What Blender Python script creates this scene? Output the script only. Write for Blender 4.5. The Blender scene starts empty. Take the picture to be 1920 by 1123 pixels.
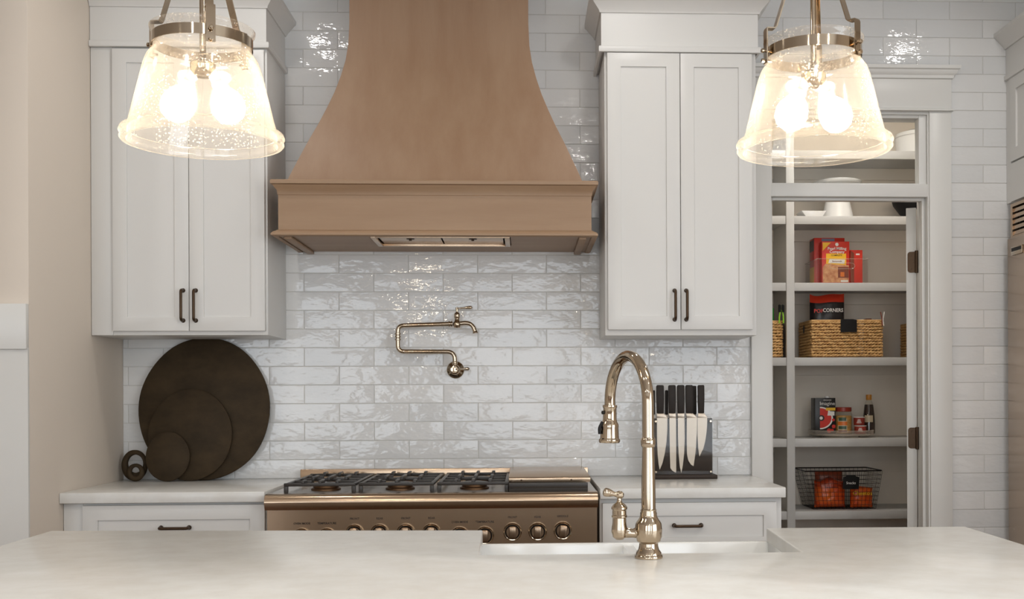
import bpy, bmesh, math, random
from mathutils import Vector, Matrix
random.seed(7)
PI = math.pi
sc = bpy.context.scene
COL = sc.collection

# ------------------------------------------------------------------ camera
cam_d = bpy.data.cameras.new('camera')
cam = bpy.data.objects.new('camera', cam_d); COL.objects.link(cam)
yaw, pit, rol = -0.04743, -0.00073, -0.00418
fw = Vector((-math.sin(yaw)*math.cos(pit), math.cos(yaw)*math.cos(pit), math.sin(pit)))
rt = Vector((math.cos(yaw), math.sin(yaw), 0)); up = rt.cross(fw)
r2 = math.cos(rol)*rt + math.sin(rol)*up; u2 = -math.sin(rol)*rt + math.cos(rol)*up
m = Matrix.Identity(4)
for i in range(3):
    m[i][0], m[i][1], m[i][2] = r2[i], u2[i], -fw[i]
m.translation = (0.34912, -4.77801, 1.26001)
cam.matrix_world = m
cam_d.sensor_width = 36.0
cam_d.lens = 36.0*2071.42/1920
cam_d.shift_x = -(1082.23-960)/1920
cam_d.shift_y = (744.67-561.5)/1920
cam_d.clip_start = 0.05
sc.camera = cam

# ------------------------------------------------------------------ world, daylight, exposure
sc.view_settings.view_transform = 'Standard'
sc.view_settings.look = 'None'
sc.view_settings.gamma = 1.0
sc.view_settings.use_curve_mapping = False
sc.view_settings.exposure = -0.17
w = bpy.data.worlds.new('daylight'); sc.world = w; w.use_nodes = True
w.node_tree.nodes['Background'].inputs[0].default_value = (0.72, 0.85, 1.0, 1)
w.node_tree.nodes['Background'].inputs[1].default_value = 1.2
CEIL = 3.05
REAR = -8.6
WINX = [(-3.2, -1.4), (-0.6, 1.2), (1.9, 3.0)]
def area(name, loc, rot, sx, sy, power, col):
    d = bpy.data.lights.new(name, 'AREA'); d.shape = 'RECTANGLE'; d.size = sx; d.size_y = sy
    d.energy = power; d.color = col
    o = bpy.data.objects.new(name, d); COL.objects.link(o); o.location = loc; o.rotation_euler = rot
    return o
for (a, b) in WINX:      # daylight entering through the three rear windows
    area('window_daylight', ((a+b)/2, REAR+0.02, 1.55), (PI/2, 0, 0), b-a, 2.1, 45*(b-a)/1.8, (0.88, 0.94, 1.0))
area('added_side_fill', (3.23, -5.2, 1.35), (PI/2, 0, PI/2), 3.2, 2.3, 90, (0.90, 0.95, 1.0))   # fill light added at unseen patio doors to brighten the left wall
DOWN = 108.0     # recessed lamp emission
DOWN2 = 228.0    # stronger recessed lamps over the island and the open room
BULB = 64.0     # pendant bulb emission

# ------------------------------------------------------------------ helpers
def lin(c):
    return tuple(((v/255)/12.92 if v/255 <= .04045 else ((v/255+.055)/1.055)**2.4) for v in c) + (1,)
ORG = {}
def setp(o, label=None, cat=None, group=None, kind=None):
    if label: o['label'] = label
    if cat: o['category'] = cat
    if group: o['group'] = group
    if kind: o['kind'] = kind
    return o
def thing(name, label, cat, loc=(0, 0, 0), group=None):
    o = bpy.data.objects.new(name, None); COL.objects.link(o); o.location = loc
    o.empty_display_size = 0.05; ORG[o] = Vector(loc)
    return setp(o, label, cat, group)
def obj(name, bm, mat, parent=None, bev=0.0, seg=2, ang=35, loc=None, label=None, tri=False):
    """bm is in world coordinates; becomes one mesh object"""
    if bev:
        bm.normal_update()
        ed = [e for e in bm.edges if len(e.link_faces) == 2 and e.calc_face_angle(0) > 0.6]
        bmesh.ops.bevel(bm, geom=ed, offset=bev, segments=seg, affect='EDGES', clamp_overlap=True, profile=.5)
    bmesh.ops.recalc_face_normals(bm, faces=bm.faces)
    org = ORG.get(parent, Vector()) if parent else (Vector(loc) if loc else Vector())
    if org.length: bmesh.ops.translate(bm, verts=bm.verts, vec=-org)
    me = bpy.data.meshes.new(name); bm.to_mesh(me); bm.free()
    for p in me.polygons: p.use_smooth = True
    me.set_sharp_from_angle(angle=math.radians(ang))
    for mm in (mat if isinstance(mat, (list, tuple)) else [mat]): me.materials.append(mm)
    o = bpy.data.objects.new(name, me); COL.objects.link(o)
    if parent: o.parent = parent; ORG[o] = org
    elif loc: o.location = org; ORG[o] = org
    if label: o['label'] = label
    return o
def B(): return bmesh.new()
def box(bm, x0, x1, y0, y1, z0, z1):
    v = [bm.verts.new((x, y, z)) for x in (x0, x1) for y in (y0, y1) for z in (z0, z1)]
    for f in ((0, 1, 3, 2), (4, 6, 7, 5), (0, 4, 5, 1), (2, 3, 7, 6), (0, 2, 6, 4), (1, 5, 7, 3)):
        bm.faces.new([v[i] for i in f])
    return bm
def bx(x0, x1, y0, y1, z0, z1): return box(B(), x0, x1, y0, y1, z0, z1)
def prism(bm, poly, a, b, ax='Y'):
    """poly: list of 2D points; extruded along ax from a to b.  Y: (x,z)  Z: (x,y)  X: (y,z)"""
    def P(p, t): return {'Y': (p[0], t, p[1]), 'Z': (p[0], p[1], t), 'X': (t, p[0], p[1])}[ax]
    A = [bm.verts.new(P(p, a)) for p in poly]; C = [bm.verts.new(P(p, b)) for p in poly]
    bm.faces.new(A); bm.faces.new(C[::-1]); n = len(poly)
    for i in range(n): bm.faces.new((A[i], C[i], C[(i+1) % n], A[(i+1) % n]))
    return bm
def frame_of(d):
    d = d.normalized(); h = Vector((0, 0, 1)) if abs(d.z) < .9 else Vector((1, 0, 0))
    u = h.cross(d).normalized(); return u, d.cross(u)
def lathe(bm, prof, c, axis=(0, 0, 1), seg=32, sx=1.0, caps=True):
    """prof: (radius, height along axis)"""
    c = Vector(c); d = Vector(axis).normalized(); u, v = frame_of(d); rings = []
    for r, h in prof:
        if r < 1e-6: rings.append([bm.verts.new(c+d*h)])
        else: rings.append([bm.verts.new(c+d*h+u*(r*math.cos(2*PI*i/seg)*sx)+v*(r*math.sin(2*PI*i/seg))) for i in range(seg)])
    for A, C in zip(rings, rings[1:]):
        for i in range(seg):
            j = (i+1) % seg
            if len(A) == 1 and len(C) == 1: continue
            if len(A) == 1: bm.faces.new((A[0], C[i], C[j]))
            elif len(C) == 1: bm.faces.new((A[i], C[0], A[j]))
            else: bm.faces.new((A[i], C[i], C[j], A[j]))
    if caps:
        if len(rings[0]) > 1: bm.faces.new(rings[0])
        if len(rings[-1]) > 1: bm.faces.new(rings[-1][::-1])
    return bm
def tube(bm, pts, rad, seg=10, caps=True, closed=False):
    pts = [Vector(p) for p in pts]; n = len(pts)
    if not isinstance(rad, (list, tuple)): rad = [rad]*n
    rings = []; u = None
    for i, p in enumerate(pts):
        if closed: t = pts[(i+1) % n]-pts[i-1]
        else: t = pts[min(i+1, n-1)]-pts[max(i-1, 0)]
        t = t.normalized()
        if u is None: u, v = frame_of(t)
        else:
            u = (u-t*u.dot(t)).normalized(); v = t.cross(u)
        rings.append([bm.verts.new(p+u*(rad[i]*math.cos(2*PI*k/seg))+v*(rad[i]*math.sin(2*PI*k/seg))) for k in range(seg)])
    for i in range(n if closed else n-1):
        A, C = rings[i], rings[(i+1) % n]
        for k in range(seg):
            j = (k+1) % seg; bm.faces.new((A[k], A[j], C[j], C[k]))
    if caps and not closed: bm.faces.new(rings[0][::-1]); bm.faces.new(rings[-1])
    return bm
def smooth_path(pts, n=6):
    """Catmull-Rom through points"""
    P = [Vector(p) for p in pts]; P = [2*P[0]-P[1]]+P+[2*P[-1]-P[-2]]; out = []
    for i in range(1, len(P)-2):
        for k in range(n):
            t = k/n; a, b, c, d = P[i-1], P[i], P[i+1], P[i+2]
            out.append(.5*((2*b)+(c-a)*t+(2*a-5*b+4*c-d)*t*t+(3*b-a-3*c+d)*t**3))
    out.append(P[-2]); return out
def fillet_path(pts, r, n=6):
    """polyline with rounded corners"""
    P = [Vector(p) for p in pts]; out = [P[0]]
    for i in range(1, len(P)-1):
        a = (P[i-1]-P[i]); b = (P[i+1]-P[i]); d = min(r, a.length*.48, b.length*.48)
        s = P[i]+a.normalized()*d; e = P[i]+b.normalized()*d
        for k in range(n+1):
            t = k/n; out.append((1-t)**2*s+2*t*(1-t)*P[i]+t*t*e)
    out.append(P[-1]); return out
def molding(bm, x0, x1, yf, yb, prof, L=True, R=True):
    """mitred moulding round a box front (and sides); prof = [(offset, z)], closed against the box"""
    rings = []
    for off, z in prof:
        a = x0-(off if L else 0); b = x1+(off if R else 0); pts = []
        if L: pts.append((a, yb, z))
        pts += [(a, yf-off, z), (b, yf-off, z)]
        if R: pts.append((b, yb, z))
        rings.append([bm.verts.new(p) for p in pts])
    rings.append(rings[0])
    for A, C in zip(rings, rings[1:]):
        for i in range(len(A)-1): bm.faces.new((A[i], A[i+1], C[i+1], C[i]))
    k = len(rings)-1
    bm.faces.new([rings[i][0] for i in range(k)]); bm.faces.new([rings[i][-1] for i in range(k)][::-1])
    return bm
def text(s, size, mat, parent, loc, name='lettering', rx=PI/2, rz=0, align='CENTER', sx=1.0, bold=0.0):
    cu = bpy.data.curves.new('t', 'FONT'); cu.body = s; cu.size = size; cu.align_x = align; cu.align_y = 'CENTER'
    cu.resolution_u = 2; cu.offset = bold*size
    t = bpy.data.objects.new('t', cu); COL.objects.link(t)
    dg = bpy.context.evaluated_depsgraph_get()
    me = bpy.data.meshes.new_from_object(t.evaluated_get(dg)); bpy.data.objects.remove(t); bpy.data.curves.remove(cu)
    M = Matrix.Translation(Vector(loc)-ORG.get(parent, Vector())) @ Matrix.Rotation(rz, 4, 'Z') @ Matrix.Rotation(rx, 4, 'X') @ Matrix.Diagonal((sx, 1, 1, 1))
    me.transform(M); me.materials.clear(); me.materials.append(mat); me.name = name
    o = bpy.data.objects.new(name, me); COL.objects.link(o); o.parent = parent; ORG[o] = ORG.get(parent, Vector())
    return o
def copy_tree(o, parent=None):
    c = o.copy(); COL.objects.link(c); c.parent = parent
    for ch in list(o.children): copy_tree(ch, c)
    return c

# ------------------------------------------------------------------ materials
def nt(name):
    mt = bpy.data.materials.new(name); mt.use_nodes = True
    return mt, mt.node_tree.nodes, mt.node_tree.links
def mat(name, col, rough=.5, metal=0.0, var=0.0, vscale=8.0, bump=0.0, bscale=60.0, stretch=(1, 1, 1), col2=None, coat=0.0, spec=.5, bdist=.002, emis=0.0, objrand=0.0):
    mt, N, L = nt(name); p = N['Principled BSDF']
    p.inputs['Base Color'].default_value = lin(col); p.inputs['Roughness'].default_value = rough
    p.inputs['Metallic'].default_value = metal; p.inputs['Coat Weight'].default_value = coat
    p.inputs['Coat Roughness'].default_value = .08; p.inputs['Specular IOR Level'].default_value = spec
    if emis:
        p.inputs['Emission Color'].default_value = lin(col); p.inputs['Emission Strength'].default_value = emis
    geo = mp = None
    def coords():
        g = N.new('ShaderNodeNewGeometry'); q = N.new('ShaderNodeMapping'); q.inputs['Scale'].default_value = stretch
        L.new(g.outputs['Position'], q.inputs['Vector']); return q
    if var or col2 or bump: mp = coords()
    if var or col2:
        n = N.new('ShaderNodeTexNoise'); n.inputs['Scale'].default_value = vscale; n.inputs['Detail'].default_value = 5
        n.inputs['Roughness'].default_value = .6
        L.new(mp.outputs[0], n.inputs['Vector'])
        r = N.new('ShaderNodeValToRGB'); r.color_ramp.elements[0].position = .32; r.color_ramp.elements[1].position = .68
        c2 = col2 or tuple(min(255, v*(1+var)) for v in col)
        c1 = col if col2 else tuple(v*(1-var) for v in col)
        r.color_ramp.elements[0].color = lin(c1); r.color_ramp.elements[1].color = lin(c2)
        L.new(n.outputs['Fac'], r.inputs[0]); src = r.outputs[0]
        L.new(src, p.inputs['Base Color'])
    if bump:
        n2 = N.new('ShaderNodeTexNoise'); n2.inputs['Scale'].default_value = bscale; n2.inputs['Detail'].default_value = 3
        L.new(mp.outputs[0], n2.inputs['Vector'])
        b = N.new('ShaderNodeBump'); b.inputs['Strength'].default_value = bump; b.inputs['Distance'].default_value = bdist
        L.new(n2.outputs['Fac'], b.inputs['Height']); L.new(b.outputs[0], p.inputs['Normal'])
    return mt
M = {}
M['white'] = mat('white_paint', (217, 216, 213), .38, bump=.15, bscale=180, bdist=.0006)
M['trimw'] = mat('white_trim_paint', (217, 216, 212), .35)
M['ceil'] = mat('ceiling_paint', (228, 226, 222), .8)
M['beige'] = mat('beige_wall_paint', (217, 206, 193), .75, bump=.2, bscale=220, bdist=.0006)
M['pantryw'] = mat('pantry_wall_paint', (238, 229, 216), .8)
M['grout'] = mat('grout', (205, 203, 198), .9)
M['quartz'] = mat('white_quartz', (226, 226, 223), .22, col2=(218, 216, 211), vscale=14, spec=.3)
M['hoodwood'] = mat('stained_wood', (143, 113, 88), .48, col2=(153, 125, 100), vscale=2.2, stretch=(6, 6, .7), bump=.25, bscale=50, bdist=.0008)
M['hoodwood2'] = mat('stained_wood_horizontal', (150, 121, 94), .48, col2=(160, 132, 105), vscale=3, stretch=(.55, 5, 5), bump=.25, bscale=50, bdist=.0008)
M['holeshade'] = mat('painted_hole_shade', (40, 32, 26), .6)  # dark tone standing in for the shade inside a hole
M['steel'] = mat('brushed_stainless', (192, 168, 143), .24, 1.0, bump=.12, bscale=30, stretch=(.6, 30, 30), bdist=.0006)
M['steelv'] = mat('brushed_stainless_fridge', (186, 164, 142), .26, 1.0, bump=.3, bscale=2.2, bdist=.004)
M['deck'] = mat('cooktop_stainless', (206, 202, 198), .34, 1.0)
M['nickel'] = mat('polished_nickel', (182, 166, 145), .08, 1.0)
M['nickeld'] = mat('aged_nickel', (160, 138, 116), .25, 1.0)
M['bronze'] = mat('oil_rubbed_bronze', (74, 58, 44), .38, .8)
M['iron'] = mat('cast_iron', (46, 41, 37), .36, .1, bump=.4, bscale=400, bdist=.0006)
M['black'] = mat('black_plastic', (18, 16, 16), .5, spec=.25)
M['brass'] = mat('burner_brass', (108, 82, 60), .45, 1.0)
M['boardwood'] = mat('dark_board_wood', (50, 40, 27), .7, spec=.2, col2=(66, 53, 36), vscale=5, stretch=(2, 1, 3), bump=.4, bscale=40, bdist=.001)
M['knifeh'] = mat('dark_knife_handle', (38, 30, 25), .5, spec=.25)
M['blade'] = mat('knife_steel', (178, 165, 150), .34, 1.0)
M['core'] = mat('dark_wood_core', (50, 40, 33), .5, spec=.25, var=.15, vscale=12, stretch=(.5, 1, 6))
M['fireclay'] = mat('white_fireclay', (234, 234, 232), .12, coat=.4)
M['shelfp'] = mat('pantry_shelf_paint', (194, 193, 190), .45)
M['ceramic'] = mat('white_ceramic', (232, 231, 228), .15, coat=.4)
M['floor'] = mat('dark_oak_floor', (96, 66, 42), .38, col2=(122, 86, 54), vscale=3, stretch=(9, .8, 1))
M['wicker'] = mat('wicker', (192, 144, 84), .6, col2=(224, 182, 122), vscale=40)
M['wickerd'] = mat('wicker_side', (126, 84, 44), .65, col2=(160, 112, 62), vscale=40)
M['wire'] = mat('dark_wire', (40, 32, 26), .4, .6)
def flat(name, c, rough=.35): return mat(name, c, rough)
M['red'] = flat('carton_red', (206, 44, 26)); M['yel'] = flat('carton_yellow', (240, 186, 36)); M['org'] = flat('carton_orange', (226, 120, 40))
M['wht'] = flat('print_white', (236, 232, 226)); M['blk'] = flat('print_black', (26, 24, 24)); M['blu'] = flat('print_grey_blue', (110, 116, 140))
M['brn'] = flat('print_brown', (128, 58, 34)); M['waf'] = mat('waffle_print', (186, 112, 70), .35, col2=(226, 172, 124), vscale=45)
M['grn'] = flat('green_plastic', (40, 140, 40)); M['lime'] = flat('lime_plastic', (150, 210, 60)); M['drk'] = flat('print_dark_brown', (48, 34, 28))
M['tan'] = mat('grain_in_jar', (206, 158, 84), .5, var=.15, vscale=120); M['grnl'] = flat('label_green', (60, 88, 64)); M['syr'] = flat('syrup', (44, 20, 12), .08)
M['amber'] = flat('amber_cap', (196, 132, 48)); M['redcap'] = flat('red_cap', (150, 52, 34)); M['crm'] = flat('label_cream', (206, 188, 156)); M['can'] = flat('can_red', (150, 50, 38))
M['labeltxt'] = flat('engraved_label', (52, 40, 30))
M['bagred'] = mat('foil_bag_orange_red', (206, 62, 22), .25, col2=(232, 112, 36), vscale=14, bump=.6, bscale=40, bdist=.004)
M['bagdark'] = mat('foil_bag_dark_red', (110, 30, 18), .22, col2=(196, 70, 26), vscale=16, bump=.6, bscale=40, bdist=.004)
M['foilblk'] = mat('foil_bag_black', (28, 22, 24), .3, bump=.5, bscale=40, bdist=.004)
M['foilred'] = mat('foil_bag_red', (214, 60, 34), .3, bump=.5, bscale=40, bdist=.004)

def glossy_clear(name, tint, frost, seeds, edge=.25, gl=1.0, rough=.03):
    """thin clear glass or acrylic: clear, fresnel gloss, a little scatter from seeds and from frost"""
    mt, N, L = nt(name); N.remove(N['Principled BSDF']); out = N['Material Output']
    tr = N.new('ShaderNodeBsdfTransparent'); tr.inputs[0].default_value = tint+(1,)
    gs = N.new('ShaderNodeBsdfGlossy'); gs.inputs['Roughness'].default_value = rough
    lf_ = N.new('ShaderNodeLayerWeight'); lf_.inputs[0].default_value = .5; pw = N.new('ShaderNodeMath'); pw.operation = 'POWER'; pw.inputs[1].default_value = 5; L.new(lf_.outputs['Facing'], pw.inputs[0]); fr = N.new('ShaderNodeMath'); fr.operation = 'MULTIPLY_ADD'; fr.inputs[1].default_value = .96; fr.inputs[2].default_value = .04; L.new(pw.outputs[0], fr.inputs[0])
    fm = N.new('ShaderNodeMath'); fm.operation = 'MULTIPLY'; fm.inputs[1].default_value = gl; L.new(fr.outputs[0], fm.inputs[0])
    m1 = N.new('ShaderNodeMixShader'); L.new(fm.outputs[0], m1.inputs[0]); L.new(tr.outputs[0], m1.inputs[1]); L.new(gs.outputs[0], m1.inputs[2])
    last = m1
    if frost or seeds:
        df = N.new('ShaderNodeBsdfTranslucent'); df.inputs[0].default_value = (1, .90, .77, 1)
        d2 = N.new('ShaderNodeBsdfDiffuse'); d2.inputs[0].default_value = (1, .93, .83, 1)
        md = N.new('ShaderNodeMixShader'); md.inputs[0].default_value = .5; L.new(df.outputs[0], md.inputs[1]); L.new(d2.outputs[0], md.inputs[2])
        lw0 = N.new('ShaderNodeLayerWeight'); lw0.inputs[0].default_value = .5; lw = N.new('ShaderNodeMath'); lw.operation = 'POWER'; lw.inputs[1].default_value = 3; L.new(lw0.outputs['Facing'], lw.inputs[0])
        g = N.new('ShaderNodeNewGeometry'); vo = N.new('ShaderNodeTexVoronoi'); vo.inputs['Scale'].default_value = 150
        L.new(g.outputs['Position'], vo.inputs['Vector'])
        no = N.new('ShaderNodeTexNoise'); no.inputs['Scale'].default_value = 11; L.new(g.outputs['Position'], no.inputs['Vector'])
        rp = N.new('ShaderNodeMapRange'); rp.inputs[1].default_value = .34; rp.inputs[2].default_value = .20; rp.inputs[3].default_value = 0; rp.inputs[4].default_value = 1
        L.new(vo.outputs['Distance'], rp.inputs[0])
        r2_ = N.new('ShaderNodeMapRange'); r2_.inputs[1].default_value = .42; r2_.inputs[2].default_value = .62; L.new(no.outputs['Fac'], r2_.inputs[0])
        mu = N.new('ShaderNodeMath'); mu.operation = 'MULTIPLY'; L.new(rp.outputs[0], mu.inputs[0]); L.new(r2_.outputs[0], mu.inputs[1])
        m3 = N.new('ShaderNodeMath'); m3.operation = 'MULTIPLY_ADD'; L.new(mu.outputs[0], m3.inputs[0]); m3.inputs[1].default_value = seeds; m3.inputs[2].default_value = frost
        m4 = N.new('ShaderNodeMath'); m4.operation = 'MULTIPLY_ADD'; L.new(lw.outputs[0], m4.inputs[0]); m4.inputs[1].default_value = edge; L.new(m3.outputs[0], m4.inputs[2])
        m4.use_clamp = True
        m2 = N.new('ShaderNodeMixShader'); L.new(m4.outputs[0], m2.inputs[0]); L.new(m1.outputs[0], m2.inputs[1]); L.new(md.outputs[0], m2.inputs[2]); last = m2
    L.new(last.outputs[0], out.inputs[0]); return mt
M['seeded'] = glossy_clear('seeded_glass', (.985, .97, .95), .034, .34, edge=.18, rough=.08)  # warm frost in the shade glass imitates bloom around the bulbs
M['seededrim'] = glossy_clear('seeded_glass_rim', (.985, .97, .95), .05, .16, edge=.5, rough=.06)
M['acrylic'] = glossy_clear('clear_acrylic', (.97, .97, .965), .006, 0, edge=.05, gl=.45)
M['turn'] = glossy_clear('frosted_edge_acrylic', (.93, .93, .92), .16, 0, edge=.5)
M['pane'] = glossy_clear('window_pane', (.96, .97, .97), 0, 0, gl=.9, rough=.01)
M['bottle'] = glossy_clear('clear_jar_glass', (.93, .92, .88), .03, 0, edge=.12)
def emit(name, col, s):
    mt, N, L = nt(name); p = N['Principled BSDF']; p.inputs['Base Color'].default_value = (1, 1, 1, 1)
    p.inputs['Emission Color'].default_value = col+(1,); p.inputs['Emission Strength'].default_value = s; return mt
M['bulb'] = emit('lit_bulb', (1, .88, .70), BULB)
M['lamp'] = emit('recessed_lamp_lens', (1, .965, .92), DOWN)
M['lamp2'] = emit('recessed_room_lamp_lens', (1, .965, .92), DOWN2)
M['plamp'] = emit('pantry_lamp_lens', (1, .95, .89), 74.0)

# glazed, hand-made wavy tile
mt, N, L = nt('glazed_white_tile'); p = N['Principled BSDF']; p.inputs['Roughness'].default_value = .055; p.inputs['Specular IOR Level'].default_value = .42
g = N.new('ShaderNodeNewGeometry'); oi = N.new('ShaderNodeObjectInfo')
ad = N.new('ShaderNodeVectorMath'); ad.operation = 'ADD'
cb = N.new('ShaderNodeCombineXYZ'); mu = N.new('ShaderNodeMath'); mu.operation = 'MULTIPLY'; mu.inputs[1].default_value = 40; L.new(oi.outputs['Random'], mu.inputs[0])
L.new(mu.outputs[0], cb.inputs[1]); L.new(g.outputs['Position'], ad.inputs[0]); L.new(cb.outputs[0], ad.inputs[1])
mp = N.new('ShaderNodeMapping'); mp.inputs['Scale'].default_value = (.7, 1, 1.3); L.new(ad.outputs[0], mp.inputs[0])
n1 = N.new('ShaderNodeTexNoise'); n1.inputs['Scale'].default_value = 13; n1.inputs['Detail'].default_value = 1; L.new(mp.outputs[0], n1.inputs['Vector'])
n2 = N.new('ShaderNodeTexNoise'); n2.inputs['Scale'].default_value = 55; n2.inputs['Detail'].default_value = 1; L.new(mp.outputs[0], n2.inputs['Vector'])
b1 = N.new('ShaderNodeBump'); b1.inputs['Strength'].default_value = 1; b1.inputs['Distance'].default_value = .0034; L.new(n1.outputs['Fac'], b1.inputs['Height'])
b2 = N.new('ShaderNodeBump'); b2.inputs['Strength'].default_value = 1; b2.inputs['Distance'].default_value = .0009; L.new(n2.outputs['Fac'], b2.inputs['Height']); L.new(b1.outputs[0], b2.inputs['Normal'])
L.new(b2.outputs[0], p.inputs['Normal'])
rp = N.new('ShaderNodeValToRGB'); rp.color_ramp.elements[0].color = lin((216, 217, 217)); rp.color_ramp.elements[1].color = lin((225, 225, 224))
L.new(oi.outputs['Random'], rp.inputs[0]); L.new(rp.outputs[0], p.inputs['Base Color']); M['tile'] = mt

# ================================================================== THE SETTING
XL = -1.356            # left side wall
DX0, DX1, DZ = 1.410, 2.135, 2.505    # pantry opening in the back wall
WT = 0.12
bm = B()
box(bm, -1.6, DX0, .003, WT, 0, CEIL); box(bm, DX1, 3.4, .003, WT, 0, CEIL); box(bm, DX0, DX1, .003, WT, DZ, CEIL)
wall_back = setp(obj('wall_back', bm, M['grout']), 'back kitchen wall clad in glossy white running-bond tile', 'wall', kind='structure')
# tiles, one by one
HP, RH = 0.14821, 0.07986
cache = {}
def tile_mesh(w, h):
    k = (round(w, 3), round(h, 3))
    if k in cache: return cache[k]
    e = .0016; d = .008; bm = B(); w2, h2 = w/2, h/2; i_ = min(.011, w2*.4, h2*.4)
    def ring(q, y): return [bm.verts.new((x, y, z)) for x, z in ((-w2+q, -h2+q), (w2-q, -h2+q), (w2-q, h2-q), (-w2+q, h2-q))]
    F2 = ring(i_, 0); F = ring(e, .0005); O = ring(0, .0017); K = ring(0, d)
    bm.faces.new(F2)
    for i in range(4):
        j = (i+1) % 4
        for A, C in ((F2, F), (F, O), (O, K)): bm.faces.new((A[i], C[i], C[j], A[j]))
    bmesh.ops.recalc_face_normals(bm, faces=bm.faces)
    me = bpy.data.meshes.new('tile'); bm.to_mesh(me); bm.free(); me.materials.append(M['tile'])
    for p in me.polygons: p.use_smooth = True
    me.set_sharp_from_angle(angle=math.radians(20)); cache[k] = me; return me
def hidden(x0, x1, z0, z1):
    def inside(X0, X1, Z0, Z1): return x0 >= X0 and x1 <= X1 and z0 >= Z0 and z1 <= Z1
    if inside(-1.36, -.69, 1.53, 2.79): return True
    if inside(.70, 1.42, 1.53, 2.79): return True
    if inside(-.34, .35, 1.99, 4): return True
    if inside(-.42, .43, 1.99, 2.42): return True
    if inside(-.52, .53, 1.99, 2.12): return True
    if inside(1.33, 2.23, -1, 2.70): return True
    if inside(-1.4, -.60, 2.66, 2.79): return True
    return False
G = .0011
def span(xa, xb, r, zmin=0):
    z0 = max(.914+r*RH+G, zmin); z1 = min(.914+(r+1)*RH-G, CEIL-.002)
    if z0 < .004: z0 = .004
    if z1-z0 < .01: return
    c = math.floor(xa/HP)-2
    if (c+r) % 2: c += 1
    while c*HP < xb:
        a = max(c*HP+G, xa); b = min((c+2)*HP-G, xb); c += 2
        if b-a < .008 or hidden(a, b, z0, z1): continue
        o = bpy.data.objects.new('tile', tile_mesh(b-a, z1-z0)); COL.objects.link(o)
        o.location = ((a+b)/2, random.uniform(-.0006, .0006), (z0+z1)/2); o.parent = wall_back
        o.rotation_euler = (random.uniform(-.003, .003), 0, random.uniform(-.002, .002))
        NT[0] += 1
NT = [0]
for r in range(0, 27):
    z0 = .914+r*RH
    if z0 < 2.69: span(XL+.001, 1.337, r); span(2.221, 2.60, r)
    else: span(XL+.001, 2.60, r)
    if r == 22: span(1.337, 2.2205, r, 2.6955)
for r in range(-5, 0): span(2.221, 2.60, r)
print('tiles', NT[0])

# left side wall, the wall it turns into, floor, ceiling, other walls
setp(obj('wall_left', bx(XL-.14, XL, -.887, .12, 0, CEIL), M['beige'], bev=.004), 'beige side wall beside the countertop with cutting boards', 'wall', kind='structure')
setp(obj('wall_hall', bx(-4.2, XL-.139, -.887, -.75, 0, CEIL), M['beige']), 'beige wall above the white wainscot', 'wall', kind='structure')
t = setp(obj('trim_1', bx(-4.2, XL+.001, -.899, -.888, .0, 1.435), M['trimw']), 'white painted wainscot panel on the beige wall', 'wainscot', kind='structure')
setp(obj('trim_2', bx(-4.2, XL+.0005, -.912, -.888, 1.43, 1.586), M['trimw'], bev=.002), 'wide white top rail over the wainscot panel', 'trim', kind='structure')
setp(obj('wall_side', bx(-4.34, -4.2, REAR, -.75, 0, CEIL), M['beige']), 'far beige wall of the open room', 'wall', kind='structure')
bm = B(); box(bm, 3.25, 3.4, REAR, -6.85, 0, CEIL); box(bm, 3.25, 3.4, -3.55, .003, 0, CEIL); box(bm, 3.25, 3.4, -6.85, -3.55, 2.55, CEIL)
setp(obj('wall_right', bm, M['beige']), 'wall behind the refrigerator', 'wall', kind='structure')
setp(obj('floor', bx(-4.34, 3.4, REAR-.2, 1.5, -.1, 0), M['floor']), 'dark brown oak floor', 'floor', kind='structure')
setp(obj('ceiling', bx(-4.34, 3.4, REAR-.2, .12, CEIL, CEIL+.1), M['ceil']), 'white painted ceiling', 'ceiling', kind='structure')
# rear wall with three windows
bm = B(); xs = [-4.34]
for a, b in WINX:
    box(bm, xs[-1], a, REAR-.15, REAR, 0, CEIL); box(bm, a, b, REAR-.15, REAR, 0, .5); box(bm, a, b, REAR-.15, REAR, 2.6, CEIL); xs.append(b)
box(bm, xs[-1], 3.4, REAR-.15, REAR, 0, CEIL)
setp(obj('wall_rear', bm, M['beige']), 'beige wall with the large daylight windows', 'wall', kind='structure')
for k, (a, b) in enumerate(WINX):
    bm = B(); mid = (a+b)/2
    for q in ((a, a+.06, .5, 2.6), (b-.06, b, .5, 2.6), (mid-.02, mid+.02, .56, 2.54), (a+.06, b-.06, .5, .56), (a+.06, b-.06, 2.54, 2.6)):
        box(bm, q[0], q[1], REAR-.12, REAR-.06, q[2], q[3])
    wf = setp(obj('window_%d' % (k+2), bm, M['trimw']), 'tall white framed daylight window', 'window', kind='structure')
    obj('pane', bx(a+.06, b-.06, REAR-.095, REAR-.09, .56, 2.54), M['pane'], wf)

bm = B()
for (a, b) in ((-6.85, -6.77), (-5.24, -5.16), (-3.63, -3.55)): box(bm, 3.29, 3.35, a, b, 0, 2.55)
for (a, b) in ((-6.77, -5.24), (-5.16, -3.63)): box(bm, 3.29, 3.35, a, b, .001, .09); box(bm, 3.29, 3.35, a, b, 2.47, 2.55)
wf = setp(obj('added_door', bm, M['trimw']), 'unseen white framed glass doors added for side light', 'door', kind='structure')  # doors added out of view as the opening for the side fill
for (a, b) in ((-6.77, -5.24), (-5.16, -3.63)): obj('pane', bx(3.318, 3.323, a, b, .09, 2.47), M['pane'], wf)

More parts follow.
